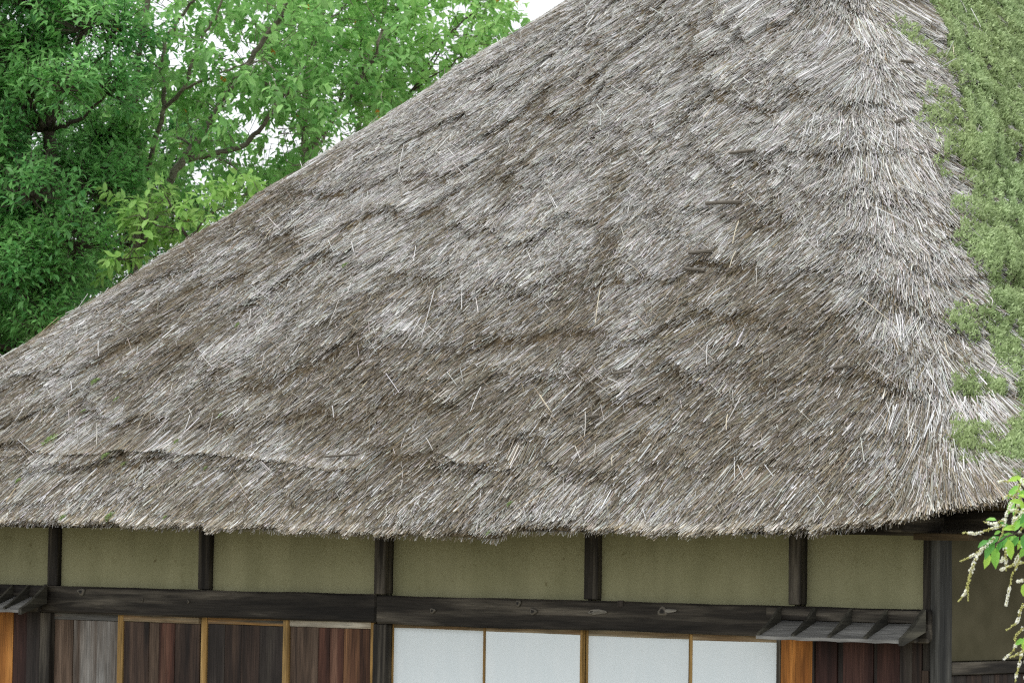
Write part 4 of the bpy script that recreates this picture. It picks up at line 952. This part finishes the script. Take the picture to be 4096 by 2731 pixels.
# ------------------------------------------------------------------ flowering shrub at the right edge
def shrub():
    g = np.random.default_rng(77); depth = 18.5
    z = lambda x, y, dd=0: at(3600+x*.594, 1800+y*.594, depth+dd)
    foot = z(1500, 3100); loc = np.array([foot[0], foot[1], 0.0])
    dz = (loc[0]-CAM[0])*FW[0]+(loc[1]-CAM[1])*FW[1]
    loc[2] = 1.25*max(0, min(1, (17-dz)/14))**2*(3-2*max(0, min(1, (17-dz)/14)))*.98
    t = put('flowering_shrub', None, loc=loc, category='shrub', label='shrub with hanging white flower spikes and fresh leaves at the right edge')
    ln = smooth_line([loc+[0, 0, -.1], z(1420, 1700), z(1250, 900), z(1080, 560)], 8, .008, 3)
    v, f = tube(ln, [.035, .026, .016], 8, .04, 3); put('trunk', mesh_np('trunk', v-loc, f, smooth=True), t, loc, M_barkd)
    BR = [[(1080, 560, 0), (940, 560, 0), (835, 565, 0), (770, 560, .02), (700, 590, 0), (640, 640, -.03)], [(1000, 562, 0), (900, 380, .05), (830, 250, .02), (790, 200, 0)],
          [(1180, 760, 0), (980, 880, -.05), (870, 960, -.04), (832, 1030, 0)], [(1290, 1020, 0), (1000, 1150, .06), (880, 1180, .03), (830, 1190, 0)], [(880, 565, 0), (850, 600, .03), (832, 650, .03)]]
    for b in BR:
        ln = smooth_line([z(*p) for p in b], 5, .002, 5); v, f = tube(ln, [.009, .0035], 6, .05, 4); put('branch', mesh_np('branch', v-ln[0], f, smooth=True), t, ln[0], M_barkd)
    RA = [((700, 505), (610, 530), (520, 560), (420, 556)), ((650, 600), (560, 660), (480, 715), (408, 748)), ((640, 590), (540, 680), (480, 790), (462, 880), (440, 960), (390, 1022)),
          ((500, 760), (470, 850), (455, 940), (458, 1016)), ((830, 190), (770, 320), (710, 450), (690, 560), (642, 668)), ((740, 215), (700, 208), (660, 213)), ((835, 400), (800, 450), (765, 470)),
          ((835, 640), (810, 720), (760, 830), (735, 930), (714, 1046)), ((705, 660), (715, 740), (714, 812)), ((700, 720), (690, 745), (662, 750)), ((835, 1030), (805, 1090), (790, 1160), (716, 1210)),
          ((835, 1190), (775, 1250), (775, 1340), (702, 1402)), ((835, 1310), (805, 1430), (788, 1500), (776, 1556)), ((835, 868), (815, 880), (785, 884)), ((800, 700), (770, 770), (690, 800), (676, 805)),
          ((700, 470), (640, 500), (560, 480)), ((760, 320), (730, 300), (690, 330)), ((835, 760), (790, 750), (735, 790)), ((820, 300), (780, 420), (750, 520)), ((835, 1350), (790, 1375), (740, 1395)),
          ((900, 150), (840, 260), (800, 350)), ((880, 380), (850, 480), (800, 560)), ((930, 600), (880, 740), (850, 900)), ((900, 200), (830, 230), (780, 300)), ((860, 620), (820, 690), (780, 800)), ((950, 1000), (880, 1120), (860, 1280)), ((820, 420), (770, 400), (720, 420)), ((900, 1250), (850, 1400), (840, 1540))]
    for k, pl in enumerate(RA):
        dd = g.uniform(-.12, .12); pts = np.array([z(x, y, dd+.03*i) for i, (x, y) in enumerate(pl)]); ln = smooth_line(pts, 8, .0015, 60+k); L = np.linalg.norm(np.diff(ln, axis=0), axis=1).sum()
        v, f = tube(ln, [.0022, .001], 4, 0, 1); V = [v]; C = [np.repeat(np.array([lin(176, 168, 96)]), len(v), 0)]; F = [f]; vc = len(v)
        n = int(L*640); s = g.random(n)**.9; op = fbm(s*5+k*3, s*0+k, 201)
        pos = np.stack([np.interp(s, np.linspace(0, 1, len(ln)), ln[:, j]) for j in range(3)], -1)
        out = nrm(g.normal(0, 1, (n, 3))+[0, 0, .2]); rr = (.0092-.0052*s)*g.uniform(.45, 1.15, n)*(1 if k != 5 else .8)
        ctr = pos+out*rr[:, None]
        # each floret: a small bud (octahedron) or an open flower of five petals
        openf = (op > .53) & (g.random(n) < .8)
        O = np.array([[1, 0, 0], [-1, 0, 0], [0, 1, 0], [0, -1, 0], [0, 0, 1], [0, 0, -1]]); OF = np.array([[0, 2, 4], [2, 1, 4], [1, 3, 4], [3, 0, 4], [2, 0, 5], [1, 2, 5], [3, 1, 5], [0, 3, 5]])
        bud = ctr[~openf]; sz = g.uniform(.0022, .0040, len(bud))[:, None, None]
        bv = (bud[:, None]+O[None]*sz).reshape(-1, 3); bf = ((np.arange(len(bud))*6)[:, None, None]+OF[None]).reshape(-1, 3)
        bc = np.repeat(np.array([lin(214, 214, 150)])*np.exp(g.normal(0, .12, (len(bud), 1))), 6, 0)
        fl = ctr[openf]; nf = len(fl); fv = []; fd = out[openf]
        if nf:
            a1 = nrm(np.cross(fd, g.normal(0, 1, fd.shape))); a2 = np.cross(fd, a1)
            for q in range(5):
                t0 = 2*math.pi*q/5
                e = lambda dt: a1*math.cos(t0+dt)+a2*math.sin(t0+dt)
                fv.append(np.stack([fl, fl+e(-.45)*.005+fd*.003, fl+e(.0)*.0075+fd*.004, fl+e(.45)*.005+fd*.003], 1))
            fv = np.concatenate(fv); ff = np.arange(len(fv)*4).reshape(-1, 4); fv = fv.reshape(-1, 3); fc = np.repeat(np.array([lin(246, 246, 238)]), len(fv), 0)
        tri = [(a, b, c) for a, b, c, d in f]+[(a, c, d) for a, b, c, d in f]
        Fa = [np.array(tri), bf+vc]; vc += len(bv); V.append(bv); C.append(bc)
        if nf:
            Fa.append(np.concatenate([ff[:, [0, 1, 2]], ff[:, [0, 2, 3]]])+vc); V.append(fv); C.append(fc)
        put('flower_spike', mesh_np('flower_spike', np.concatenate(V)-ln[0], np.concatenate(Fa), np.concatenate(C)), t, ln[0], M_flor)
    LV = [((640, 615), (580, 705), 0), ((650, 650), (640, 765), 1), ((600, 690), (578, 772), 1), ((690, 565), (798, 608), 1), ((730, 595), (745, 705), 1), ((668, 580), (595, 625), 0), ((690, 610), (655, 672), 0),
          ((815, 235), (738, 300), 1), ((830, 190), (750, 196), 1), ((765, 335), (735, 405), 1), ((800, 330), (832, 405), 1), ((780, 470), (840, 510), 1), ((800, 520), (715, 525), 1), ((650, 470), (592, 462), 1),
          ((845, 890), (830, 965), 1), ((840, 1270), (785, 1300), 1), ((590, 605), (538, 640), 0), ((790, 380), (760, 430), 1), ((830, 600), (800, 650), 1), ((770, 545), (830, 470), 1), ((740, 540), (690, 490), 0),
          ((800, 580), (760, 640), 0), ((835, 300), (790, 270), 1), ((680, 545), (640, 560), 1), ((840, 1255), (838, 1330), 1),
          ((860, 260), (800, 320), 1), ((870, 330), (810, 300), 1), ((880, 420), (800, 450), 1), ((860, 480), (770, 500), 1), ((840, 560), (830, 640), 0), ((900, 520), (840, 460), 1), ((760, 560), (705, 640), 1), ((720, 570), (670, 650), 0),
          ((880, 620), (820, 700), 1), ((890, 200), (810, 215), 1), ((930, 340), (860, 380), 1), ((960, 600), (890, 680), 1), ((980, 480), (900, 560), 1), ((1000, 700), (930, 800), 1), ((940, 240), (880, 300), 0), ((820, 350), (760, 340), 1), ((850, 420), (820, 480), 0)]
    c0, c1 = lin(92, 158, 70), lin(172, 214, 88); tm = []
    for c in (c0, c1, lin(134, 192, 80)):
        me = mesh_np('leaf', LEAF_V, LEAF_T, np.repeat(np.array([c]), 8, 0), smooth=True); me.materials.append(M_shrub); tm.append(me)
    for k, (p, q, b) in enumerate(LV):
        dd = g.uniform(-.08, .12); A = z(*p, dd); B = z(*q, dd+g.uniform(-.03, .03)); d = B-A; L = np.linalg.norm(d)*1.3
        U = -FW+np.array([0, 0, .9])+g.normal(0, .25, 3)
        put('leaf', tm[0 if b == 0 else 1+k % 2], t, A, rot=orient(U, d/np.linalg.norm(d)), scale=(L, L*.62, L))
shrub()
